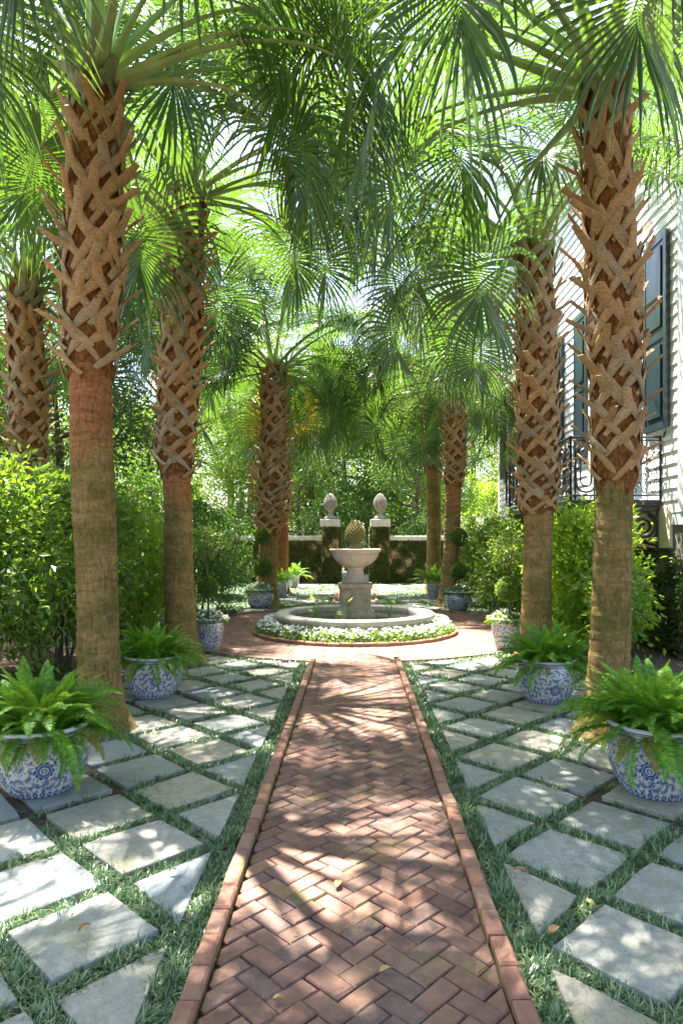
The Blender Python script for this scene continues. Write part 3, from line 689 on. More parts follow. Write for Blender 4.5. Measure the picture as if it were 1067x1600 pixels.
pot_labels=['wide blue and white porcelain pot with a fern at the left edge','wide blue and white porcelain pot with a fern at the right edge','blue and white porcelain pot with a fern between the two left palms','blue and white porcelain pot with a fern left of the nearest right palm',
 'tapered blue and white pot with white flowers beside the mossy root flare','tapered blue and white pot mostly hidden behind the right hand fern','wide low blue and white pot with white flowers under the back left two-ball topiary','wide low blue and white pot with white flowers under the back right two-ball topiary',
 'small blue and white fern pot just behind the back left topiary pot','furthest blue and white fern pot, left of the gate path near the wall','small blue and white fern pot at the foot of the back right palms']
for (x,y,dia,h,kd),lb in zip(POTS,pot_labels):
    t=thing('porcelain_pot', lb, 'planter', (x,y,.012), rnd.uniform(0,6), 'blue and white porcelain planters')
    s=(dia/.615,)*2+(h/.47,)
    link('pot_body', PM[kd], t, scale=s); link('potting_soil', soilm, t, scale=s)

# ------------------------------------------------------------------ ferns
def fern_frond(seed, start, bend, L=.55):
    g=random.Random(seed); mb=MB(); n=46; pts=[]; p=Vector((0,0,0)); a=R(start)
    for k in range(n+1):
        t=k/n; aa=a-R(bend)*t**1.35; d=Vector((math.cos(aa),0,math.sin(aa))); pts.append((Vector(p),d)); p=p+d*L/n
    for k in range(0,n,4):
        q0,d0=pts[k]; q1,d1=pts[min(k+4,n)]; w_=.0022; u=Vector((0,w_,0)); mb.add([q0-u,q0+u,q1+u*.7,q1-u*.7],[(0,1,2,3)])
    for k in range(4,n+1):
        t=k/n; q,d=pts[k]; up=Vector((-d.z,0,d.x)); ln=.066*min(1,(t/.25)**.7+.1)*(1-max(0,(t-.55)/.45)**1.5*.85); w_=.0074
        for s in (-1,1):
            dr=(Vector((0,s,0))+d*.22+up*g.uniform(-.10,.22)).normalized(); l=ln*g.uniform(.9,1.08)
            tip=q+dr*l+Vector((0,0,-.012*l/.05)); md=q+dr*l*.45; mb.add([q, md+d*w_, tip, md-d*w_+up*-.002],[(0,1,2,3)] if s>0 else [(3,2,1,0)])
    return mb.mesh('fern_frond', M['fern'])
FF=[fern_frond(1,80,75,.52),fern_frond(2,68,95,.55),fern_frond(3,55,110,.55),fern_frond(4,35,105,.55),fern_frond(5,15,85,.50),fern_frond(6,85,45,.50)]
FFO=fern_frond(7,25,110,.5); FFO.materials[0]=M['palm_leaf_old']
def fern(x,y,z,label,n,sc,seed,lift=0):
    t=thing('fern',label,'fern',(x,y,z),0,'ferns in the porcelain pots'); g=random.Random(seed)
    for k in range(n):
        u=(k+.5)/n; az=k*R(137.5)+g.gauss(0,.2); r0=.20*math.sqrt(u)*sc
        idx=min(4,int(u**1.7*5.0+g.uniform(-.8,.8))) if u>.16 else g.choice((5,0)); idx=max(0,idx)
        if g.random()<.22: idx=g.choice((0,1,5,1))
        link('fern_frond',FFO if g.random()<.035 else FF[idx],t,(r0*math.cos(az),r0*math.sin(az),-.03+g.uniform(0,.02)),(g.gauss(0,.25),g.gauss(0,.12)-lift,az+g.gauss(0,.3)),sc*g.uniform(.50,1.12))
fl=['bushy green fern spilling over the pot at the left edge','bushy green fern spilling over the pot at the right edge','bright yellow green fern in the pot between the two left palms','upright green fern in the pot left of the nearest right palm']
for k,(i,n,sc) in enumerate(((0,230,.95),(1,250,1.0),(2,190,.90),(3,200,.95))): fern(POTS[i][0],POTS[i][1],POTS[i][3]-.04,fl[k],n,sc,20+k)
fern(POTS[8][0],POTS[8][1],.45,'dense green fern in the small pot behind the back left topiary pot',60,1.05,31,.25)
fern(POTS[9][0],POTS[9][1],.45,'dense bright fern in the furthest pot near the wall left of the gate',60,1.1,32,.25)
fern(POTS[10][0],POTS[10][1],.46,'tall spreading fern in the small pot at the foot of the back right palms',70,1.3,33,.3)
t=thing('fern','low fern growing in the bed at the right edge behind the potted fern','fern',(2.95,6.35,.0),0)
g=random.Random(44)
for k in range(45):
    az=k*R(137.5); link('fern_frond',FF[min(4,int(k/11))],t,(.1*math.cos(az),.1*math.sin(az),.05),(g.gauss(0,.2),g.gauss(0,.1),az),g.uniform(.7,1.0))

# ------------------------------------------------------------------ leaf clouds, shrubs, trees
def leaves(P, N, size, g, aspect=.42, outw=None, flat=.5):
    """P (n,3) centres; N outward bias (n,3)"""
    n=len(P); d=g.normal(0,1,(n,3)); 
    if N is not None: d=d*.75+N*.9
    d[:,2]-=.25; d/=np.linalg.norm(d,axis=1)[:,None]+1e-9
    r=g.normal(0,1,(n,3)); r[:,2]+=flat; s=np.cross(d,r); s/=np.linalg.norm(s,axis=1)[:,None]+1e-9; nn=np.cross(s,d)
    L=(size*g.uniform(.65,1.3,n))[:,None]; W=L*aspect
    a=P; b=P+d*L*.45+s*W*.5+nn*W*.16; c=P+d*L-nn*L*.10; e=P+d*L*.45-s*W*.5+nn*W*.16
    V=np.stack([a,b,c,e],1).reshape(-1,3); i=(np.arange(n)*4)[:,None]
    return V, np.concatenate([i+np.array([[0,1,2]]), i+np.array([[0,2,3]])],0)
def crown_points(g, clumps, per, sig):
    P=np.repeat(clumps[:,:3],per,0)+g.normal(0,1,(len(clumps)*per,3))*np.repeat(clumps[:,3:4],per,0)*sig
    return P
def shrub(name,label,cat,x,y,w_,dp,h,n,size,mat,seed,z0=.15,stems=6,nclump=160,group=None,stemh=.8,lump=.15,shell=.42):
    g=np.random.RandomState(seed); t=thing(name,label,cat,(x,y,0),0,group)
    k=nclump; u=g.normal(0,1,(k,3)); u/=np.linalg.norm(u,axis=1)[:,None]; rad=shell+(1-shell)*g.uniform(0,1,k)**.6
    rad*=1+.26*np.sin(u[:,0]*5+seed)*np.cos(u[:,2]*4+u[:,1]*3)
    c=u*rad[:,None]*np.array([w_/2,dp/2,(h-z0)/2])+np.array([0,0,(h+z0)/2]); c[:,2]=np.maximum(c[:,2],.08)
    cl=np.concatenate([c,np.full((k,1),lump)*g.uniform(.6,1.3,(k,1))],1); per=n//k
    P=crown_points(g,cl,per,1.0); N=np.repeat(u,per,0)
    V,F=leaves(P,N,size,g); link('foliage',npmesh('foliage',V,F,mat),t)
    mb=MB(); rr=random.Random(seed)
    for s in range(stems):
        tgt=c[rr.randrange(k)]; b=Vector((rr.uniform(-.15,.15)*w_,rr.uniform(-.15,.15)*dp,-.05)); e=Vector((tgt[0]*.8,tgt[1]*.8,tgt[2]*.9)); mid=b.lerp(e,.45)+Vector((0,0,.1*h))
        mb.tube([b,b.lerp(mid,.5),mid,mid.lerp(e,.5),e],[.022,.02,.016,.011,.005],5)
    mb.build('branch',M['wood'],t,kind='stuff'); return t
def tree(label,x,y,h,cw,n,size,mat,seed,trunk_r=.14,low=.3,group=None,bark=None,nlimb=12,lump=.45):
    g=np.random.RandomState(seed); rr=random.Random(seed); t=thing('tree',label,'tree',(x,y,0),0,group)
    mb=MB(); ends=[]; lean=Vector((rr.uniform(-.4,.4),rr.uniform(-.3,.3),0))
    tp=[Vector((0,0,-.1))+lean*(k/6)**1.5*.8+Vector((rr.uniform(-.06,.06),rr.uniform(-.06,.06),h*.85*k/6)) for k in range(7)]
    mb.tube(tp,[trunk_r*(1.25 if k==0 else 1)*(1-k/6*.8) for k in range(7)],8)
    for i in range(nlimb):
        u=low+(1-low)*(i+.3)/nlimb; z=u*.85*h; f=z/(.85*h)*6; k=min(5,int(f)); b=tp[k].lerp(tp[k+1],f-k); az=i*2.4+rr.uniform(-.3,.3); L=cw/2*(.55+.5*math.sin(PI*min(1,(u-low)/(1-low)*.8+.2)))*rr.uniform(.8,1.15)
        e=b+Vector((math.cos(az)*L,math.sin(az)*L,L*rr.uniform(.15,.6))); mid=b.lerp(e,.5)+Vector((0,0,-.08*L)); mb.tube([b,mid,e],[trunk_r*.38,trunk_r*.22,.02],5)
        for q in range(5):
            s=mid.lerp(e,rr.uniform(.1,1.0)); e2=s+Vector((rr.gauss(0,.35),rr.gauss(0,.35),rr.uniform(-.1,.5)))*L*.5; mb.tube([s,e2],[.025,.008],4); ends+= [e2,s.lerp(e2,.5)]
        ends.append(e)
    mb.build('trunk',bark or M['wood'],t)
    c=np.array([[e.x,e.y,e.z,lump*rr.uniform(.5,1.1)] for e in ends]); per=max(1,n//len(c)); P=crown_points(g,c,per,1.0)
    ctr=np.array([0,0,h*.6]); N=P-ctr; N/=np.linalg.norm(N,axis=1)[:,None]+1e-9
    V,F=leaves(P,N,size,g); link('crown',npmesh('crown',V,F,mat),t); return t
SH='shrubs in the left bed'; SR='shrubs in the right bed'
shrub('shrub','leafy green shrub at the left edge in front of the far left palm','shrub',-3.95,6.6,1.9,1.7,2.45,11000,.10,M['shrub'],1,group=SH,stems=12,z0=.55)
shrub('shrub','tall leafy shrub just left of the nearest left palm','shrub',-3.75,8.2,1.8,1.8,2.65,10000,.105,M['shrub'],2,group=SH,stems=12,z0=.5)
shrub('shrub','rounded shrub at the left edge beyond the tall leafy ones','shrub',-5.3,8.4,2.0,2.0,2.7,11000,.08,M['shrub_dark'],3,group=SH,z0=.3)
shrub('shrub','bright yellow green shrub between the two left palms','shrub',-3.75,10.4,1.7,1.8,2.5,15000,.08,M['shrub_light'],4,group=SH)
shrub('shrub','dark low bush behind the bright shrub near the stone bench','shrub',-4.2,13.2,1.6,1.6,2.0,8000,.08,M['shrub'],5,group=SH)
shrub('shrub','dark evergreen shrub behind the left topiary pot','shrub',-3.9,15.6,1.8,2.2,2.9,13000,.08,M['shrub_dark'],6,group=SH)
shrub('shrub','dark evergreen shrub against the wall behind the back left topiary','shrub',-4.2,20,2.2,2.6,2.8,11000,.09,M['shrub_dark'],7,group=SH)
shrub('shrub','big glossy leaved shrub between the two right palms under the balcony','shrub',3.55,9.9,1.15,2.1,2.15,11000,.12,M['shrub_light'],8,group=SR,z0=.1)
shrub('shrub','glossy green shrub left of the second right palm','shrub',3.45,13.6,1.7,2.4,2.25,11000,.11,M['shrub'],9,group=SR,z0=.1)
shrub('shrub','dark leafy shrub behind the right ball topiary toward the wall','shrub',3.7,17.4,1.7,2.6,2.1,11000,.09,M['shrub'],10,group=SR,z0=.1)
shrub('shrub','slim leafy shoots beside the nearest right palm at the house foundation','shrub',3.15,7.9,.5,.5,1.5,1500,.085,M['shrub'],12,group=SR,z0=.3,nclump=30,lump=.08)
shrub('hedge_bush','large round clipped light green bush beyond the wall left of the house','bush',5.6,30,4.6,4.4,4.6,22000,.10,M['shrub_light'],13,z0=0,shell=.93,lump=.16,nclump=420)
# low ground planting in the beds
for k,(x,y,wd,h,sd_) in enumerate(((-3.3,5.4,.6,.28,31),(-3.5,7.3,.7,.3,32),(-3.2,11.8,.6,.35,33),(3.2,7.4,.7,.32,34),(3.3,12,.6,.35,35),(-2.9,14.6,.5,.4,36))):
    lb=['pale leaved ground plant under the shrub at the left edge','low pale plant in the mulch behind the nearest left palm','low plant near the stone bench in the left bed','low dark leafed plant behind the nearest right palm','low plant under the right hand glossy shrub','small spiky plant behind the left topiary'][k]
    shrub('ground_plant',lb,'plant',x,y,wd,wd,h,700,.06,M['shrub_dark'] if k%2 else M['mondo'],sd_,z0=.02,stems=2,nclump=30,lump=.06)
TB='trees beyond the garden wall'
trees=[('dense dark evergreen tree behind the left hedge between the two left palms',-6.6,15,6.6,4.2,16000,.13,'shrub_dark'),
('leafy tree over the wall left of the back left palm',-6.3,20.5,6.4,4.5,16000,.14,'tree'),
('bushy tree behind the left hedge at the left edge of the view',-9.2,14,7.0,5.0,15000,.15,'tree'),
('light green tree behind the far left palm',-12,20,9,6.5,14000,.2,'tree_light'),
('small leafy tree beyond the wall just left of the gate pillars',-2.6,30,5.4,5,15000,.15,'tree'),
('dark branching tree beyond the wall just right of the gate pillars',3.0,31,6.6,6,19000,.15,'tree'),
('airy light green tree beyond the wall behind the gate',-.4,38,10.5,7,22000,.18,'tree'),
('tall pale green tree behind the clipped round bush',6.5,36,13.5,9,22000,.2,'tree_light'),
('tall bright tree beyond the wall behind the left palms',-6.5,34,13.5,9,22000,.2,'tree_light'),
('broad tree far behind the gate to the right',4,44,15,11,22000,.24,'tree'),
('broad tree far behind the gate to the left',-8,46,16,12,22000,.25,'tree'),
('large far tree at the left end of the wall',-16,38,12,10,16000,.25,'tree'),
('large far tree behind the white house',14,46,14,11,15000,.25,'tree'),
('bushy mid green tree behind the garden gate, on the axis of the path',.7,34,12.5,6.5,22000,.17,'tree'),
('far tree on the axis of the path',-1,56,19,15,22000,.3,'tree_light')]
for k,(lb,x,y,h,cw,n,sz,mt) in enumerate(trees): tree(lb,x,y,h,cw,n,sz,M[mt],200+k,trunk_r=.10+h*.012,group=TB,lump=.42 if h<8 else .7,low=.18)
shrub('hedge','low clipped green hedge beyond the wall to the left of the gate','hedge',-5.5,28.6,9.2,1.1,2.35,16000,.10,M['tree'],301,z0=0,shell=.9,nclump=400,lump=.2,stems=2)
shrub('hedge','low clipped green hedge beyond the wall to the right of the gate','hedge',5.0,28.6,8.2,1.1,2.35,15000,.10,M['tree'],302,z0=0,shell=.9,nclump=400,lump=.2,stems=2)

# ------------------------------------------------------------------ topiaries and flowers in pots
def ball_mesh(R0,n,size,seed,loose=0.0):
    g=np.random.RandomState(seed); u=g.normal(0,1,(n,3)); u/=np.linalg.norm(u,axis=1)[:,None]; rad=R0*(1-.25*g.uniform(0,1,n)**2+g.normal(0,.03+loose,n)); P=u*rad[:,None]
    V,F=leaves(P,u,size,g,.55); return npmesh('ball',V,F,M['topiary'])
BALL=ball_mesh(.185,3200,.036,5,.03); LOOSE=ball_mesh(.22,900,.05,6,.22)
def topiary(x,y,z,lb,balls):
    t=thing('topiary',lb,'topiary',(x,y,z),0,'standard topiaries in the flower pots')
    top=balls[-1][0]; mb=MB(); mb.tube([(0,0,-.04),(.01,0,top*.3),(-.012,.005,top*.65),(0,0,top)],[.020,.017,.014,.010],7)
    for k in range(7):
        a=k*2.4; mb.tube([(0,0,balls[0][0]-.16),(.09*math.cos(a),.09*math.sin(a),balls[0][0]-.02)],[.009,.004],4); mb.tube([(0,0,top-.28),(.14*math.cos(a),.14*math.sin(a),top)],[.009,.004],4)
    mb.build('stem',M['wood'],t)
    for h,s,me in balls: link('ball',me,t,(0,0,h),(0,0,h*7),s)
topiary(-2.30,10.15,.46,'ball topiary with loose upper crown in the pot beside the mossy root flare',[(.52,.80,BALL),(1.22,1.0,LOOSE)])
topiary(2.40,10.15,.46,'ball topiary with loose upper crown behind the right hand fern',[(.50,1.0,BALL),(1.12,1.05,LOOSE)])
topiary(-2.36,16.6,.42,'two-ball clipped topiary in front of the back left palm',[(.62,1.18,BALL),(1.42,1.0,BALL)])
topiary(2.52,15.85,.42,'two-ball clipped topiary in front of the back right palm',[(.56,1.0,BALL),(1.38,1.1,BALL)])
def flowers(P, size, g, eye=True):
    """5 petal discs facing camera-ish/up; returns V,F(tri)"""
    n=len(P); nrm=g.normal(0,.45,(n,3)); nrm[:,2]+=.9; nrm[:,1]-=.55; nrm/=np.linalg.norm(nrm,axis=1)[:,None]
    r=g.normal(0,1,(n,3)); a=np.cross(nrm,r); a/=np.linalg.norm(a,axis=1)[:,None]; b=np.cross(nrm,a); s=size*g.uniform(.7,1.2,n)
    V=[]; F=[]; idx=np.arange(n)*16
    V.append(P)
    for k in range(5):
        for da,rd in ((-.5,.62),(0,1.0),(.5,.62)):
            an=2*PI*k/5+da; V.append(P+(a*math.cos(an)+b*math.sin(an))*(s*rd*.5)[:,None]+nrm*(s*.08)[:,None])
        F.append(np.stack([idx,idx+1+3*k,idx+2+3*k],1)); F.append(np.stack([idx,idx+2+3*k,idx+3+3*k],1))
    return np.stack(V,1).reshape(-1,3), np.concatenate(F)
def flower_mesh(name, P, Pl, size, lsize, seed, lmat):
    g=np.random.RandomState(seed); V,F=flowers(P,size,g); V2,F2=leaves(Pl,None,lsize,g,.5)
    return npmesh(name,np.concatenate([V,V2]),np.concatenate([F,F2+len(V)]),[M['flower'],lmat],mi=np.concatenate([np.zeros(len(F)),np.ones(len(F2))]))
g=np.random.RandomState(9)
def dome(n,r,h,lo=.0):
    a=g.uniform(0,2*PI,n); q=np.sqrt(g.uniform(0,1,n))*r; z=h*(1-(q/r)**2)+g.uniform(-.03,.03,n)-lo; return np.stack([q*np.cos(a),q*np.sin(a),z],1)
FLM=flower_mesh('pot_flowers',dome(95,.31,.14),dome(900,.31,.12,.04),.058,.055,10,M['shrub'])
for k,i in enumerate((4,5,6,7)):
    lb=['white pansies with green leaves in the pot beside the mossy root flare','white pansies in the pot behind the right hand fern','white pansies in the low pot of the back left topiary','white pansies in the low pot of the back right topiary'][k]
    x,y,dia,h,_=POTS[i]; link('flowers',FLM,None,(x,y,h-.01),(0,0,k*1.3),dia/.56,lb,'flowers','white pansies round the topiary stems','stuff')
# ring bed round the pool
bed=MB(); bed.lathe([(1.40,.05),(1.6,.09),(1.84,.04)],72,0,FY); fb=bed.build('flower_bed',M['soil'],kind='structure')
arc_edging(fb,0,FY,RB-.02,0,2*PI,'edging_brick',.085,.07,.19)
def annulus(n,r0,r1,z): 
    a=g.uniform(0,2*PI,n); q=np.sqrt(g.uniform(r0*r0,r1*r1,n)); return np.stack([q*np.cos(a),FY+q*np.sin(a),z+.12*np.sin(PI*np.clip((q-r0)/(r1-r0),.05,.95))*1+g.uniform(-.04,.05,n)],1)
link('bedding_flowers',flower_mesh('bedding_flowers',annulus(1900,1.50,1.82,.13),annulus(11000,1.47,1.85,.07),.052,.055,12,M['shrub']),label='ring of low white pansies planted round the fountain pool',cat='flowers',kind='stuff')

# ------------------------------------------------------------------ fountain
bs=MB(); bs.lathe([(1.40,.0),(1.40,.10),(1.41,.20),(1.425,.25),(1.455,.275),(1.475,.30),(1.48,.33),(1.475,.365),(1.455,.38),(1.28,.382),(1.235,.375),(1.225,.355),(1.225,.30),(1.22,.0),(1.22,-.0)],96)
bt=thing('pool_basin','round low cast stone pool rim around the fountain','basin',(0,FY,0))
b=bs.build('rim',M['rimstone'],bt,smooth=True)
wt=MB().lathe([(.001,.285),(.6,.285),(1.224,.285)],64,0,FY); wt.build('water',M['water'],kind='structure',smooth=True)
fl_=MB().lathe([(.001,.01),(1.222,.012)],48); fl_.build('pool_floor',M['iron'],bt)
ft=thing('fountain','tiered cast stone fountain with fluted bowl and mossy pineapple in the pool','fountain',(0,FY,0))
def sqlathe(mb,prof):
    vs=[];n=4
    for r_,z in prof:
        for sx,sy in ((-1,-1),(1,-1),(1,1),(-1,1)): vs.append((sx*r_,sy*r_,z))
    mb.add(vs,[(j*4+k,j*4+(k+1)%4,(j+1)*4+(k+1)%4,(j+1)*4+k) for j in range(len(prof)-1) for k in range(4)]+[tuple((len(prof)-1)*4+k for k in range(4))]); return mb
sqlathe(MB(),[(.37,.0),(.37,.33),(.362,.36),(.33,.385),(.30,.42),(.285,.46),(.280,.50),(.280,.80),(.288,.82),(.305,.835),(.315,.85),(.318,.90),(.315,.915)]).build('plinth',M['plinth'],ft)
pn=MB()
for a in range(4):
    mt_=Matrix.Rotation(a*PI/2,4,'Z')
    for (x0,x1,z0,z1) in ((-.23,.23,.53,.555),(-.23,.23,.755,.78),(-.23,-.205,.555,.755),(.205,.23,.555,.755)):
        q=MB().box(x0,x1,-.292,-.279,z0,z1); pn.add([mt_@Vector(v) for v in q.v],q.f)
pn.build('plinth_moulding',M['plinth'],ft)
MB().lathe([(.24,.915),(.25,.93),(.245,.955),(.225,.975),(.19,1.02),(.165,1.08),(.15,1.15),(.15,1.185),(.175,1.20),(.178,1.215),(.16,1.225)],40).build('stem',M['caststone'],ft,smooth=True)
def flute(r_,z,a): return r_*(1+(.014*abs(math.sin(a*12)) if 1.25<z<1.45 else 0))
MB().lathe([(.15,1.215),(.20,1.235),(.265,1.262),(.33,1.31),(.385,1.37),(.42,1.43),(.435,1.46),(.428,1.47),(.432,1.482),(.455,1.50),(.475,1.515),(.487,1.53),(.487,1.55),(.475,1.562),(.445,1.562),(.43,1.545),(.40,1.51),(.30,1.47),(.1,1.45),(.001,1.45)],144,fn=flute).build('bowl',M['caststone'],ft,smooth=True)
MB().lathe([(.001,1.525),(.415,1.525)],48).build('bowl_water',M['water'],ft)
def pineapple(mat, H, Rm, parent, z0, name='pineapple', base=True, matb=None):
    """egg body with overlapping pointed scales"""
    mb=MB()
    def rad(t): return Rm*(math.sin(PI*min(1,(t*.93+.07)))**.62)*(1.06-.30*t) if t<1 else 0
    prof=[(max(.004,rad(k/16)*.94),z0+H*k/16) for k in range(17)]; mb.lathe(prof,28)
    rows=13; 
    for j in range(rows):
        t=.10+.86*j/rows; r_=rad(t); z=z0+H*t; n=max(5,int(2*PI*Rm/.082)) if t<.8 else max(5,int(2*PI*r_/.07)); s=min(.075,2*PI*r_/n*1.05)*1.0
        slope=(rad(min(.999,t+.03))-rad(t-.03))/(H*.06)
        for k in range(n):
            a=2*PI*(k+.5*(j%2))/n; o=Vector((math.cos(a),math.sin(a),0)); sd_=Vector((-math.sin(a),math.cos(a),0)); up=(Vector((0,0,1))+o*slope).normalized(); nn=sd_.cross(up)*-1
            if nn.dot(o)<0: nn=-nn
            c=o*r_+Vector((0,0,z)); h=H*.075
            mb.add([c-sd_*s/2,c-up*h*.6,c+sd_*s/2,c+up*h+nn*.008,c+nn*s*.42+up*h*.35],[(0,1,4),(1,2,4),(2,3,4),(3,0,4)])
    for k in range(12):
        a=2*PI*k/12; o=Vector((math.cos(a),math.sin(a),0)); sd_=Vector((-math.sin(a),math.cos(a),0)); c=o*rad(.04)*1.0+Vector((0,0,z0+H*.03)); mb.add([c-sd_*Rm*.24,c+sd_*Rm*.24,c+o*Rm*.20+Vector((0,0,H*.25))+sd_*0,c+o*Rm*.13+Vector((0,0,H*.08))],[(0,3,2),(3,1,2),(0,1,3)])
    return mb.build(name,mat,parent)
MB().lathe([(.001,1.45),(.13,1.45),(.135,1.60),(.115,1.62),(.10,1.645),(.12,1.665)],28).build('pineapple_foot',M['mosstone'],ft,smooth=True)
pineapple(M['mosstone'],.46,.185,ft,1.65)
# water plants
def arum(x,y,lb,seed,n):
    t=thing('water_plant',lb,'water plant',(x,y,.27),0,'plants growing in the pool'); g_=random.Random(seed)
    for k in range(n):
        a=g_.uniform(0,2*PI); h=g_.uniform(.16,.42); o=Vector((math.cos(a),math.sin(a),0))*h*g_.uniform(.15,.6); mb=MB(); top=Vector((o.x,o.y,h)); mb.tube([(0,0,-.02),Vector((o.x*.3,o.y*.3,h*.55)),top],[.006,.005,.004],5)
        sd_=Vector((-math.sin(a),math.cos(a),0)); d=(Vector((o.x,o.y,0)).normalized()*.6+Vector((0,0,g_.uniform(-.3,.7)))).normalized(); L=g_.uniform(.12,.2); w_=L*.26
        mb.add([top,top+d*L*.3+sd_*w_,top+d*L*.65+sd_*w_*.7,top+d*L,top+d*L*.65-sd_*w_*.7,top+d*L*.3-sd_*w_,top+d*L*.4],[(0,1,6),(1,2,6),(2,3,6),(3,4,6),(4,5,6),(5,0,6)])
        mb.build('leaf',M['shrub_light'],t)
arum(-.72,11.65,'upright broad leaved water plant left of the fountain plinth',3,8)
arum(-.30,11.45,'thin water plant near the front of the pool in front of the plinth',4,4)
arum(.62,11.75,'low water plant right of the fountain plinth',6,6)
t=thing('lily_pads','cluster of small green lily pads floating in front of the plinth','water plant',(0.05,11.72,.292))
for k in range(16):
    mb=MB(); a=rnd.uniform(0,6); r_=rnd.uniform(.04,.075); mb.add([(0,0,0)]+[(r_*math.cos(q*.45+.3),r_*math.sin(q*.45+.3),.002+rnd.uniform(0,.006)) for q in range(13)],[(0,i,i+1) for i in range(1,13)])
    mb.build('lily_pad',M['fern'],t,loc=(rnd.gauss(.15,.38),rnd.gauss(-.08,.12),.001*k),rot=(0,0,a))

# ------------------------------------------------------------------ back wall, pillars, gate
WY=26.5
def vine(parent,x0,x1,z0,z1,y,n,size,seed,thr=.0,axis='y',sgn=-1,name='creeping_fig'):
    g=np.random.RandomState(seed); u=g.uniform(x0,x1,n); z=g.uniform(z0,z1,n)
    f=.55*np.sin(u*1.7+seed)+np.sin(z*3.1+u*.9)+.9*np.sin(u*7.3-z*5.7)+.8*np.sin(u*13.1+z*11+np.sin(u*5)*2)+g.normal(0,.9,n); k=f>thr; u,z=u[k],z[k]; o=sgn*g.uniform(.005,.07,len(u))
    P=np.stack([u,y+o,z],1) if axis=='y' else np.stack([y+o,u,z],1); N=np.zeros_like(P); N[:,1 if axis=='y' else 0]=sgn*.8; N[:,2]=-.3
    V,F=leaves(P,N,size,g,.6); return link(name,npmesh(name,V,F,M['ivy']),parent,kind='stuff')
for sx,lb in ((-1,'low stucco garden wall with vines and pale coping left of the gate'),(1,'low stucco garden wall with vines and pale coping right of the gate')):
    t=thing('garden_wall',lb,'wall',(0,0,0),0,'garden walls beside the gate')
    x0,x1=(-11.5,-1.37) if sx<0 else (1.37,9.5)
    MB().box(x0,x1,WY,WY+.30,-.1,1.74).build('wall_face',M['stucco'],t)
    xx=x0
    while xx<x1-.01:
        e=min(xx+1.45,x1); MB().box(xx+.004,e-.004,WY-.07,WY+.37,1.742,1.93,.02).build('coping_stone',M['coping'],t); xx=e
    vine(t,x0,x1,.0,1.74,WY,46000,.075,77+sx,-.9)
    pl=thing('gate_pillar','square vine covered gate pillar with pale cap, '+('left' if sx<0 else 'right')+' side of the gate','pillar',(sx*1.02,WY+.15,0),0,'gate pillars')
    MB().box(-.345,.345,-.345,.345,-.1,2.30).build('shaft',M['stucco'],pl)
    MB().box(-.40,.40,-.40,.40,2.302,2.60,.02).build('cap',M['coping'],pl)
    vine(pl,-.34,.34,.0,2.29,-.345,5200,.08,87+sx,-.9); vine(pl,-.34,.34,.0,2.29,-.345 if sx>0 else .345,4200,.08,97+sx,-1.4,'x',-1 if sx>0 else 1)
    fn=thing('stone_pineapple','grey stone pineapple finial on the '+('left' if sx<0 else 'right')+' gate pillar','finial',(sx*1.02,WY+.15,2.60),0,'pineapple finials on the pillars')
    sqlathe(MB(),[(.26,0),(.26,.07),(.235,.09)]).build('finial_base',M['finial'],fn)
    MB().lathe([(.24,.088),(.19,.13),(.12,.17),(.09,.23),(.085,.30),(.12,.36),(.17,.385),(.18,.40)],28).build('finial_stem',M['finial'],fn,smooth=True)
    pineapple(M['finial'],.70,.275,fn,.38,'cone')
gt=thing('iron_gate','black wrought iron garden gate with diamond lattice and scrolls between the pillars','gate',(0,WY+.15,0))
mb=MB()
for x in (-.62,-.01,.01,.62): mb.tube([(x,0,.05),(x,0,1.75)],.016,5)
for z in (.07,.80,1.35): mb.tube([(-.62,0,z),(.62,0,z)],.014,5)
mb.build('gate_frame',M['iron'],gt)
for k in range(9):
    x=-.62+k*.1378
    for s in (-1,1):
        e=x+s*.5
        a=Vector((x,0.01*s,.07)); bq=Vector((e,0.01*s,.80))
        if abs(e)>.62: tt_=(abs(.62-s*x))/.5; bq=a.lerp(bq,tt_)
        if (bq-a).length>.05: MB().tube([a,bq],.008,4).build('lattice_bar',M['iron'],gt)
for k in range(10): x=-.55+k*.122; MB().tube([(x,0,.80),(x,0,1.35)],.008,4).build('gate_bar',M['iron'],gt)
for s in (-1,1):
    for (cx,r_) in ((.17,.13),(.43,.16)): MB().tube([(s*cx+r_*math.cos(a*.4),0,1.51+r_*math.sin(a*.4)) for a in range(17)],.018,5).build('scroll',M['iron'],gt)
MB().tube([(-.62,0,1.75)]+[(-.62*math.cos(a*PI/10),0,1.75+.28*math.sin(a*PI/10)) for a in range(1,10)]+[(.62,0,1.75)],.016,5).build('arched_top',M['iron'],gt)

# ------------------------------------------------------------------ house
HX=4.79; HY0,HY1=9.42,21.6; HZ0,HZ1=2.0,9.6
hs=thing('white_house','white clapboard house with dark green shutters on the right','house',(HX,HY0,0))
def H(y,z,x=0): return (x, y-HY0, z)
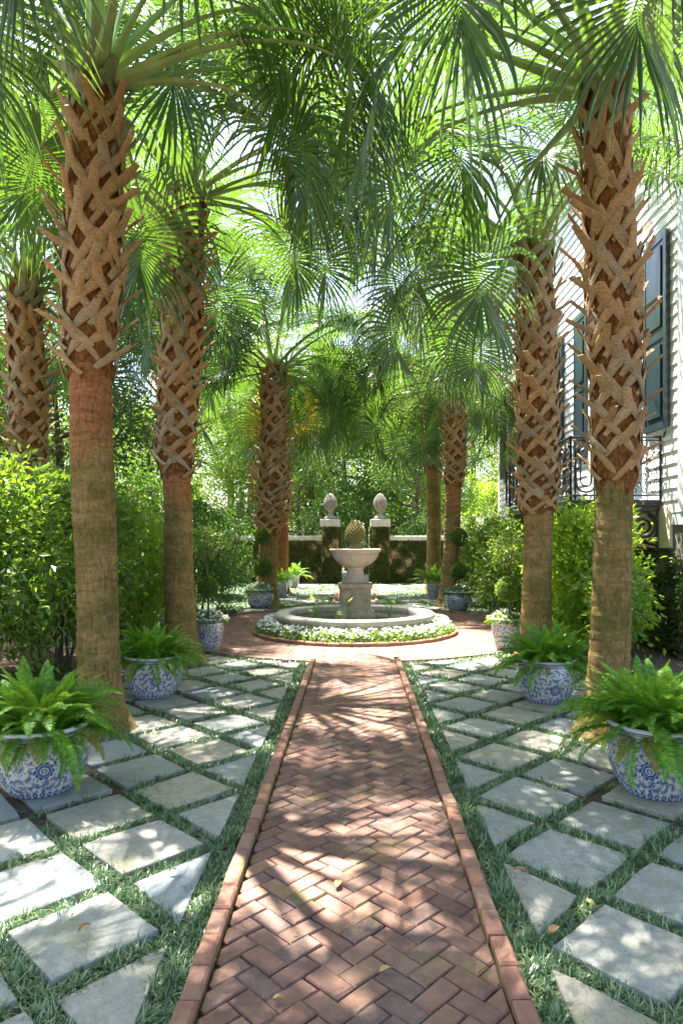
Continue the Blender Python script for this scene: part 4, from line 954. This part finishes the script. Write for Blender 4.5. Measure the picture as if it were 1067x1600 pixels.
# openings on the long face: (y0,y1,z0,z1)
ops=[(10.75,13.15,2.40,6.55),(18.85,20.25,3.55,6.45),(11.0,12.9,7.6,9.3),(15.6,17.2,3.55,6.45)]
MB().box(.02,9,.0,HY1-HY0,-.1,HZ0-.05).build('foundation',M['foundation'],hs)
MB().box(-.015,.03,-.02,HY1-HY0+.02,HZ0-.05,HZ0+.14).build('water_table',M['white_trim'],hs)
wl=MB(); zc=[HZ0+.1]+sorted({o[2] for o in ops}|{o[3] for o in ops})+[HZ1]
yc=[HY0]+sorted({o[0] for o in ops}|{o[1] for o in ops})+[HY1]
for i in range(len(yc)-1):
    for j in range(len(zc)-1):
        ym=(yc[i]+yc[i+1])/2; zm=(zc[j]+zc[j+1])/2
        if any(o[0]<ym<o[1] and o[2]<zm<o[3] for o in ops): continue
        wl.box(.03,.2,yc[i]-HY0,yc[i+1]-HY0,zc[j],zc[j+1])
wl.box(.2,9,0,.2,HZ0-.05,HZ1); wl.box(.2,9,HY1-HY0-.2,HY1-HY0,HZ0-.05,HZ1); wl.box(8.8,9,.2,HY1-HY0-.2,HZ0-.05,HZ1)
wl.build('wall',M['white_paint'],hs)
z=HZ0+.14; pit=.185
while z<HZ1-.05:
    spans=[(HY0+.16,HY1-.16)]
    for o in ops:
        if o[3]+.1>z and o[2]-.1<z+pit:
            ns=[]
            for a,b_ in spans:
                if o[0]-.12>a: ns.append((a,min(b_,o[0]-.12)))
                if o[1]+.12<b_: ns.append((max(a,o[1]+.12),b_))
                if o[1]+.12>=b_ and o[0]-.12<=a: pass
            spans=ns or []
    for a,b_ in spans:
        if b_-a<.05: continue
        q=MB(); a-=HY0; b_-=HY0
        q.add([(-.026,a,z),(-.026,b_,z),(.004,a,z+pit+.02),(.004,b_,z+pit+.02),(.031,a,z),(.031,b_,z),(.031,a,z+pit+.02),(.031,b_,z+pit+.02)],[(0,2,3,1),(0,1,5,4),(2,6,7,3),(0,4,6,2),(1,3,7,5)])
        q.build('clapboard',M['white_paint'],hs)
    q=MB(); q.add([(.1,-.026,z),(9,-.026,z),(9,.004,z+pit+.02),(.1,.004,z+pit+.02),(.1,-.0,z),(9,-.0,z)],[(0,1,2,3),(0,4,5,1)]); q.build('clapboard',M['white_paint'],hs)
    z+=pit
for yy in (HY0+.07,HY1-.07): MB().box(-.04,.035,yy-.09-HY0,yy+.09-HY0,HZ0+.14,HZ1).build('corner_board',M['white_trim'],hs)
MB().box(-.35,9.3,-.4,HY1-HY0+.4,HZ1,HZ1+.28).build('cornice',M['white_trim'],hs)
rf=MB(); L=HY1-HY0; rf.add([(-.5,-.5,HZ1+.28),(9.5,-.5,HZ1+.28),(9.5,L+.5,HZ1+.28),(-.5,L+.5,HZ1+.28),(4.5,3.5,HZ1+2.6),(4.5,L-3.5,HZ1+2.6)],[(0,1,4),(1,2,5,4),(2,3,5),(3,0,4,5),(3,2,1,0)]); rf.build('roof',M['roofing'],hs)
for o in ops:
    y0,y1,z0,z1=o[0]-HY0,o[1]-HY0,o[2],o[3]
    f=MB(); t_=.12
    f.box(-.05,.06,y0-t_,y0,z0-.02,z1+.14); f.box(-.05,.06,y1,y1+t_,z0-.02,z1+.14); f.box(-.05,.06,y0,y1,z1,z1+.14); f.box(-.08,.06,y0-t_-.03,y1+t_+.03,z0-.09,z0-.02)
    wi=f.build('window',M['white_trim'],hs)
    MB().box(.12,.13,y0,y1,z0,z1).build('pane',M['glass'],wi)
    sb=MB(); nm=3 if y1-y0>1.6 else 2
    for k in range(nm+1):
        yy=y0+(y1-y0)*k/nm; sb.box(.075,.115,yy-.03,yy+.03,z0,z1)
    nh=max(2,int((z1-z0)/.75))
    for k in range(nh+1):
        zz=z0+(z1-z0)*k/nh; sb.box(.08,.11,y0,y1,zz-.018,zz+.018)
    sb.build('sash',M['white_trim'],wi)
def shutter(y0,y1,z0,z1,x=-.075):
    y0-=HY0;y1-=HY0; s=MB(); s.box(x+.0,x+.035,y0+.05,y1-.05,z0+.05,z1-.05)
    s2=MB(); zs=[z0,z0+.10,z0+(z1-z0)*.46,z0+(z1-z0)*.46+.12,z1-.10,z1]
    s.box(x-.018,x+.045,y0,y0+.09,z0,z1); s.box(x-.018,x+.045,y1-.09,y1,z0,z1)
    for a,b_ in ((zs[0],zs[1]),(zs[2],zs[3]),(zs[4],zs[5])): s.box(x-.017,x+.044,y0+.09,y1-.09,a,b_)
    o=s.build('shutter',M['shutter'],hs); MB().box(x-.03,x-.0,y0+.15,y1-.15,zs[1]+.08,zs[2]-.08,.01).build('shutter_panel',M['shutter'],o); MB().box(x-.03,x-.0,y0+.15,y1-.15,zs[3]+.08,zs[4]-.08,.01).build('shutter_panel',M['shutter'],o)
    q=MB(); q.tube([(x,y0+.05,z0-.02),(x-.02,y0-.0,z0-.08),(x-.02,y0+.06,z0-.16)],.018,5); q.build('shutter_dog',M['iron'],o)
shutter(9.85,10.63,3.45,6.45); shutter(13.27,14.02,3.45,6.45); shutter(18.0,18.72,3.7,6.4); shutter(20.38,21.1,3.7,6.4); shutter(17.33,17.9,3.7,6.4); shutter(14.85,15.47,3.7,6.4)
MB().box(.14,.6,10.8-HY0,13.1-HY0,2.4,6.5).build('dark_room_block',M['dark_inside'],hs)  # solid block; its dark colour stands in for the unlit room
vine(hs,0.05,HY1-HY0,.0,1.60,.02,30000,.075,55,-1.0,'x',-1)
# balcony
BX0,BX1,BY0,BY1,BZ,BT=3.36,4.76,10.15,14.1,2.35,3.33
bal=thing('balcony','black wrought iron balcony with scrollwork railing on the house front','balcony',(BX0,BY0,BZ))
W_,D_=BX1-BX0,BY1-BY0
MB().box(-.03,W_,-.03,D_+.03,-.10,-.0,.01).box(.02,W_,.02,D_-.02,-.17,-.102).build('floor_slab',M['iron'],bal)
HT=BT-BZ
def rail(p0,p1,par,motifs):
    p0=Vector(p0);p1=Vector(p1);L=(p1-p0).length;d=(p1-p0)/L
    def P(u,z): return p0+d*u+Vector((0,0,z))
    MB().tube([P(0,HT),P(L,HT)],.020,6).build('top_rail',M['iron'],par); MB().tube([P(0,.07),P(L,.07)],.013,6).build('bottom_rail',M['iron'],par); MB().tube([P(0,HT-.05),P(L,HT-.05)],.010,5).build('top_rail',M['iron'],par)
    for u in (0,L): MB().tube([P(u,0),P(u,HT+.02)],.020,6).build('rail_post',M['iron'],par)
    for (c,kind) in motifs:
        if kind=='oval':
            for r_ ,rad in ((.16,.018),(.085,.013)):
                z0_,z1_=.12+(.16-r_)*1.2,HT-.08-(.16-r_)*1.2; pts=[P(c+r_*math.cos(a),z0_+r_+r_*math.sin(a)) for a in [PI+PI*k/8 for k in range(9)]]+[P(c+r_*math.cos(a),z1_-r_+r_*math.sin(a)) for a in [PI*k/8 for k in range(9)]]
                MB().tube(pts+[pts[0]],rad,5).build('oval_panel',M['iron'],par)
            for z in (HT*.5,): 
                for s in (-1,1): MB().lathe([(.001,z-.03),(.03,z-.01),(.03,z+.01),(.001,z+.03)],8,P(c+s*.12,0).x,P(c+s*.12,0).y).build('rosette',M['iron'],par)
        elif kind=='bar':
            MB().tube([P(c,.07),P(c,HT-.05)],.010,5).build('baluster',M['iron'],par)
        else:
            g_=random.Random(int(c*100)); mb=MB()
            for k in range(7):
                z=.14+k*(HT-.26)/6; s=1 if k%2 else -1; r0=.055+.015*(k%3)
                sp=[P(c+s*.035+s*r0*(1-q/14*.85)*math.cos(q*.62+k), z+r0*(1-q/14*.85)*math.sin(q*.62+k)) for q in range(15)]
                mb.tube(sp,[.009]*15,4)
            for k in range(10):
                a=g_.uniform(0,6); u=c+g_.uniform(-.09,.09); z=.12+g_.random()*(HT-.24); mb.tube([P(u,z),P(u+.03*math.cos(a),z+.03*math.sin(a))],[.014,.004],4)
            mb.build('scrollwork',M['iron'],par)
rail((0,0,0),(W_,0,0),bal,[(.24,'oval'),(.46,'bar'),(.56,'scroll'),(.70,'oval'),(.90,'bar'),(1.02,'scroll'),(1.18,'scroll'),(1.32,'scroll')])
mot=[]; u=.12
while u<D_-.1: mot+= [(u,'scroll'),(u+.11,'bar'),(u+.32,'oval'),(u+.52,'bar')]; u+=.62
rail((0,0,0),(0,D_,0),bal,mot); rail((0,D_,0),(W_,D_,0),bal,[(.24,'oval'),(.56,'scroll'),(.8,'oval'),(1.1,'scroll')])
for yy in (.06,D_*.5,D_-.06):
    mb=MB()
    cx,cz_=W_-.24,-.42; mb.tube([(cx+.20*(1-q/30*.80)*math.cos(-q*.42+1.2),yy,cz_+.20*(1-q/30*.80)*math.sin(-q*.42+1.2)) for q in range(31)],[.022]*31,6)
    mb.tube([(cx+.25*math.cos(a),yy,cz_+.23*math.sin(a)) for a in [PI*2*k/16 for k in range(17)]],.020,6)
    cx2=W_-.58; mb.tube([(cx2+.11*(1-q/20*.8)*math.cos(q*.5+2),yy,-.30+.11*(1-q/20*.8)*math.sin(q*.5+2)) for q in range(21)],.016,6)
    mb.tube([(W_-.02,yy,-.17),(W_-.02,yy,-.75)],.022,6); mb.tube([(W_-.02,yy,-.72),(W_-.4,yy,-.62),(W_-.85,yy,-.30),(W_-1.1,yy,-.17)],.020,6)
    mb.build('scroll_bracket',M['iron'],bal)
MB().box(HX-BX0-.03,HX-BX0+.015,-.3,D_+.1,-.75,-.12).build('wall_panel',M['cream'],bal)

# ------------------------------------------------------------------ fence, bench, fallen leaves
fe=thing('fence','dark grey wooden fence behind the left hedge','fence',(-7.2,2,0))
for k in range(120): MB().box(-.012,.012,-.062,.062,0,2.0).build('fence_board',M['fencewood'],fe,loc=(0,k*.145,.02))
MB().box(.015,.06,-.1,17.3,.35,.45).box(.015,.06,-.1,17.3,1.55,1.65).build('fence_rail',M['fencewood'],fe)
bn=thing('stone_bench','pale stone bench half hidden behind the second left palm','bench',(-4.25,14.3,0),R(8))
MB().box(-.65,.65,-.22,.22,.40,.48,.01).build('seat',M['coping'],bn)
for s in (-1,1): MB().box(s*.42-.08,s*.42+.08,-.16,.16,-.02,.40).build('leg',M['coping'],bn)
def litter(x,y,z,lb,mat,s,rot,seed):
    g_=random.Random(seed); mb=MB(); n=8; L=s
    c=[(L*(t-.5),0,.004+.010*math.sin(PI*t)) for t in [k/n for k in range(n+1)]]; l=[(p[0],L*.24*math.sin(PI*(k/n)**.8),p[2]+.006) for k,p in enumerate(c)]; r_=[(p[0],-q[1],q[2]+.002) for p,q in zip(c,l)]
    mb.add(c+l+r_,[(k,k+1,n+2+k,n+1+k) for k in range(n)]+[(k+1,k,2*(n+1)+k,2*(n+1)+k+1) for k in range(n)]); mb.build('fallen_leaf',mat,None,loc=(x,y,z),rot=(0,0,rot),label=lb,cat='leaf',group='fallen leaves on the path')
def gp(x,y): d=FOC*EYE/(y-HY); return px(x,d),d
for (u,v,lb,mt,s,ro,z) in ((528,1393,'pale green leaf lying in the middle of the brick path','litter',.07,1.4,.03),(602,1531,'yellow brown leaf on the near bricks right of the middle','litter',.06,.6,.03),(435,1577,'small pale leaf near the bottom of the brick path','litter',.045,.1,.03),
   (921,1424,'curled yellow leaf on the big slab at the right','litter',.06,2.0,.03),(865,1478,'brown leaf in the grass at the corner of the big right slab','litter_brown',.08,.8,.06),(812,1375,'brown leaf at the edge of the clipped right stone','litter_brown',.07,2.7,.04),(132,1470,'small brown leaf in the grass joint at lower left','litter_brown',.06,1.1,.05),(270,1371,'reddish leaf on the clipped left stone','litter_brown',.035,.3,.03)):
    X,Y=gp(u,v); litter(X,Y,z,lb,M[mt],s,ro,int(u))

g=np.random.RandomState(77); nd=260; PX=g.uniform(-2.6,2.6,nd); PY=2.2+7.5*g.uniform(0,1,nd)**1.3
V,F=leaves(np.stack([PX,PY,np.full(nd,.034)+np.where(np.abs(PX)>.65,.02,0)],1),None,.022,g,.35)
V[:,2]=.030+.012*np.abs(V[:,2]-.034)/.02+np.where(np.abs(V[:,0])>.65,.012,0)
link('leaf_litter',npmesh('leaf_litter',V,F,[M['litter'],M['litter_brown']],mi=(np.arange(len(F))%nd%3>0).astype(int)),label='tiny dry leaf bits scattered over the bricks and stones',cat='litter',kind='stuff')
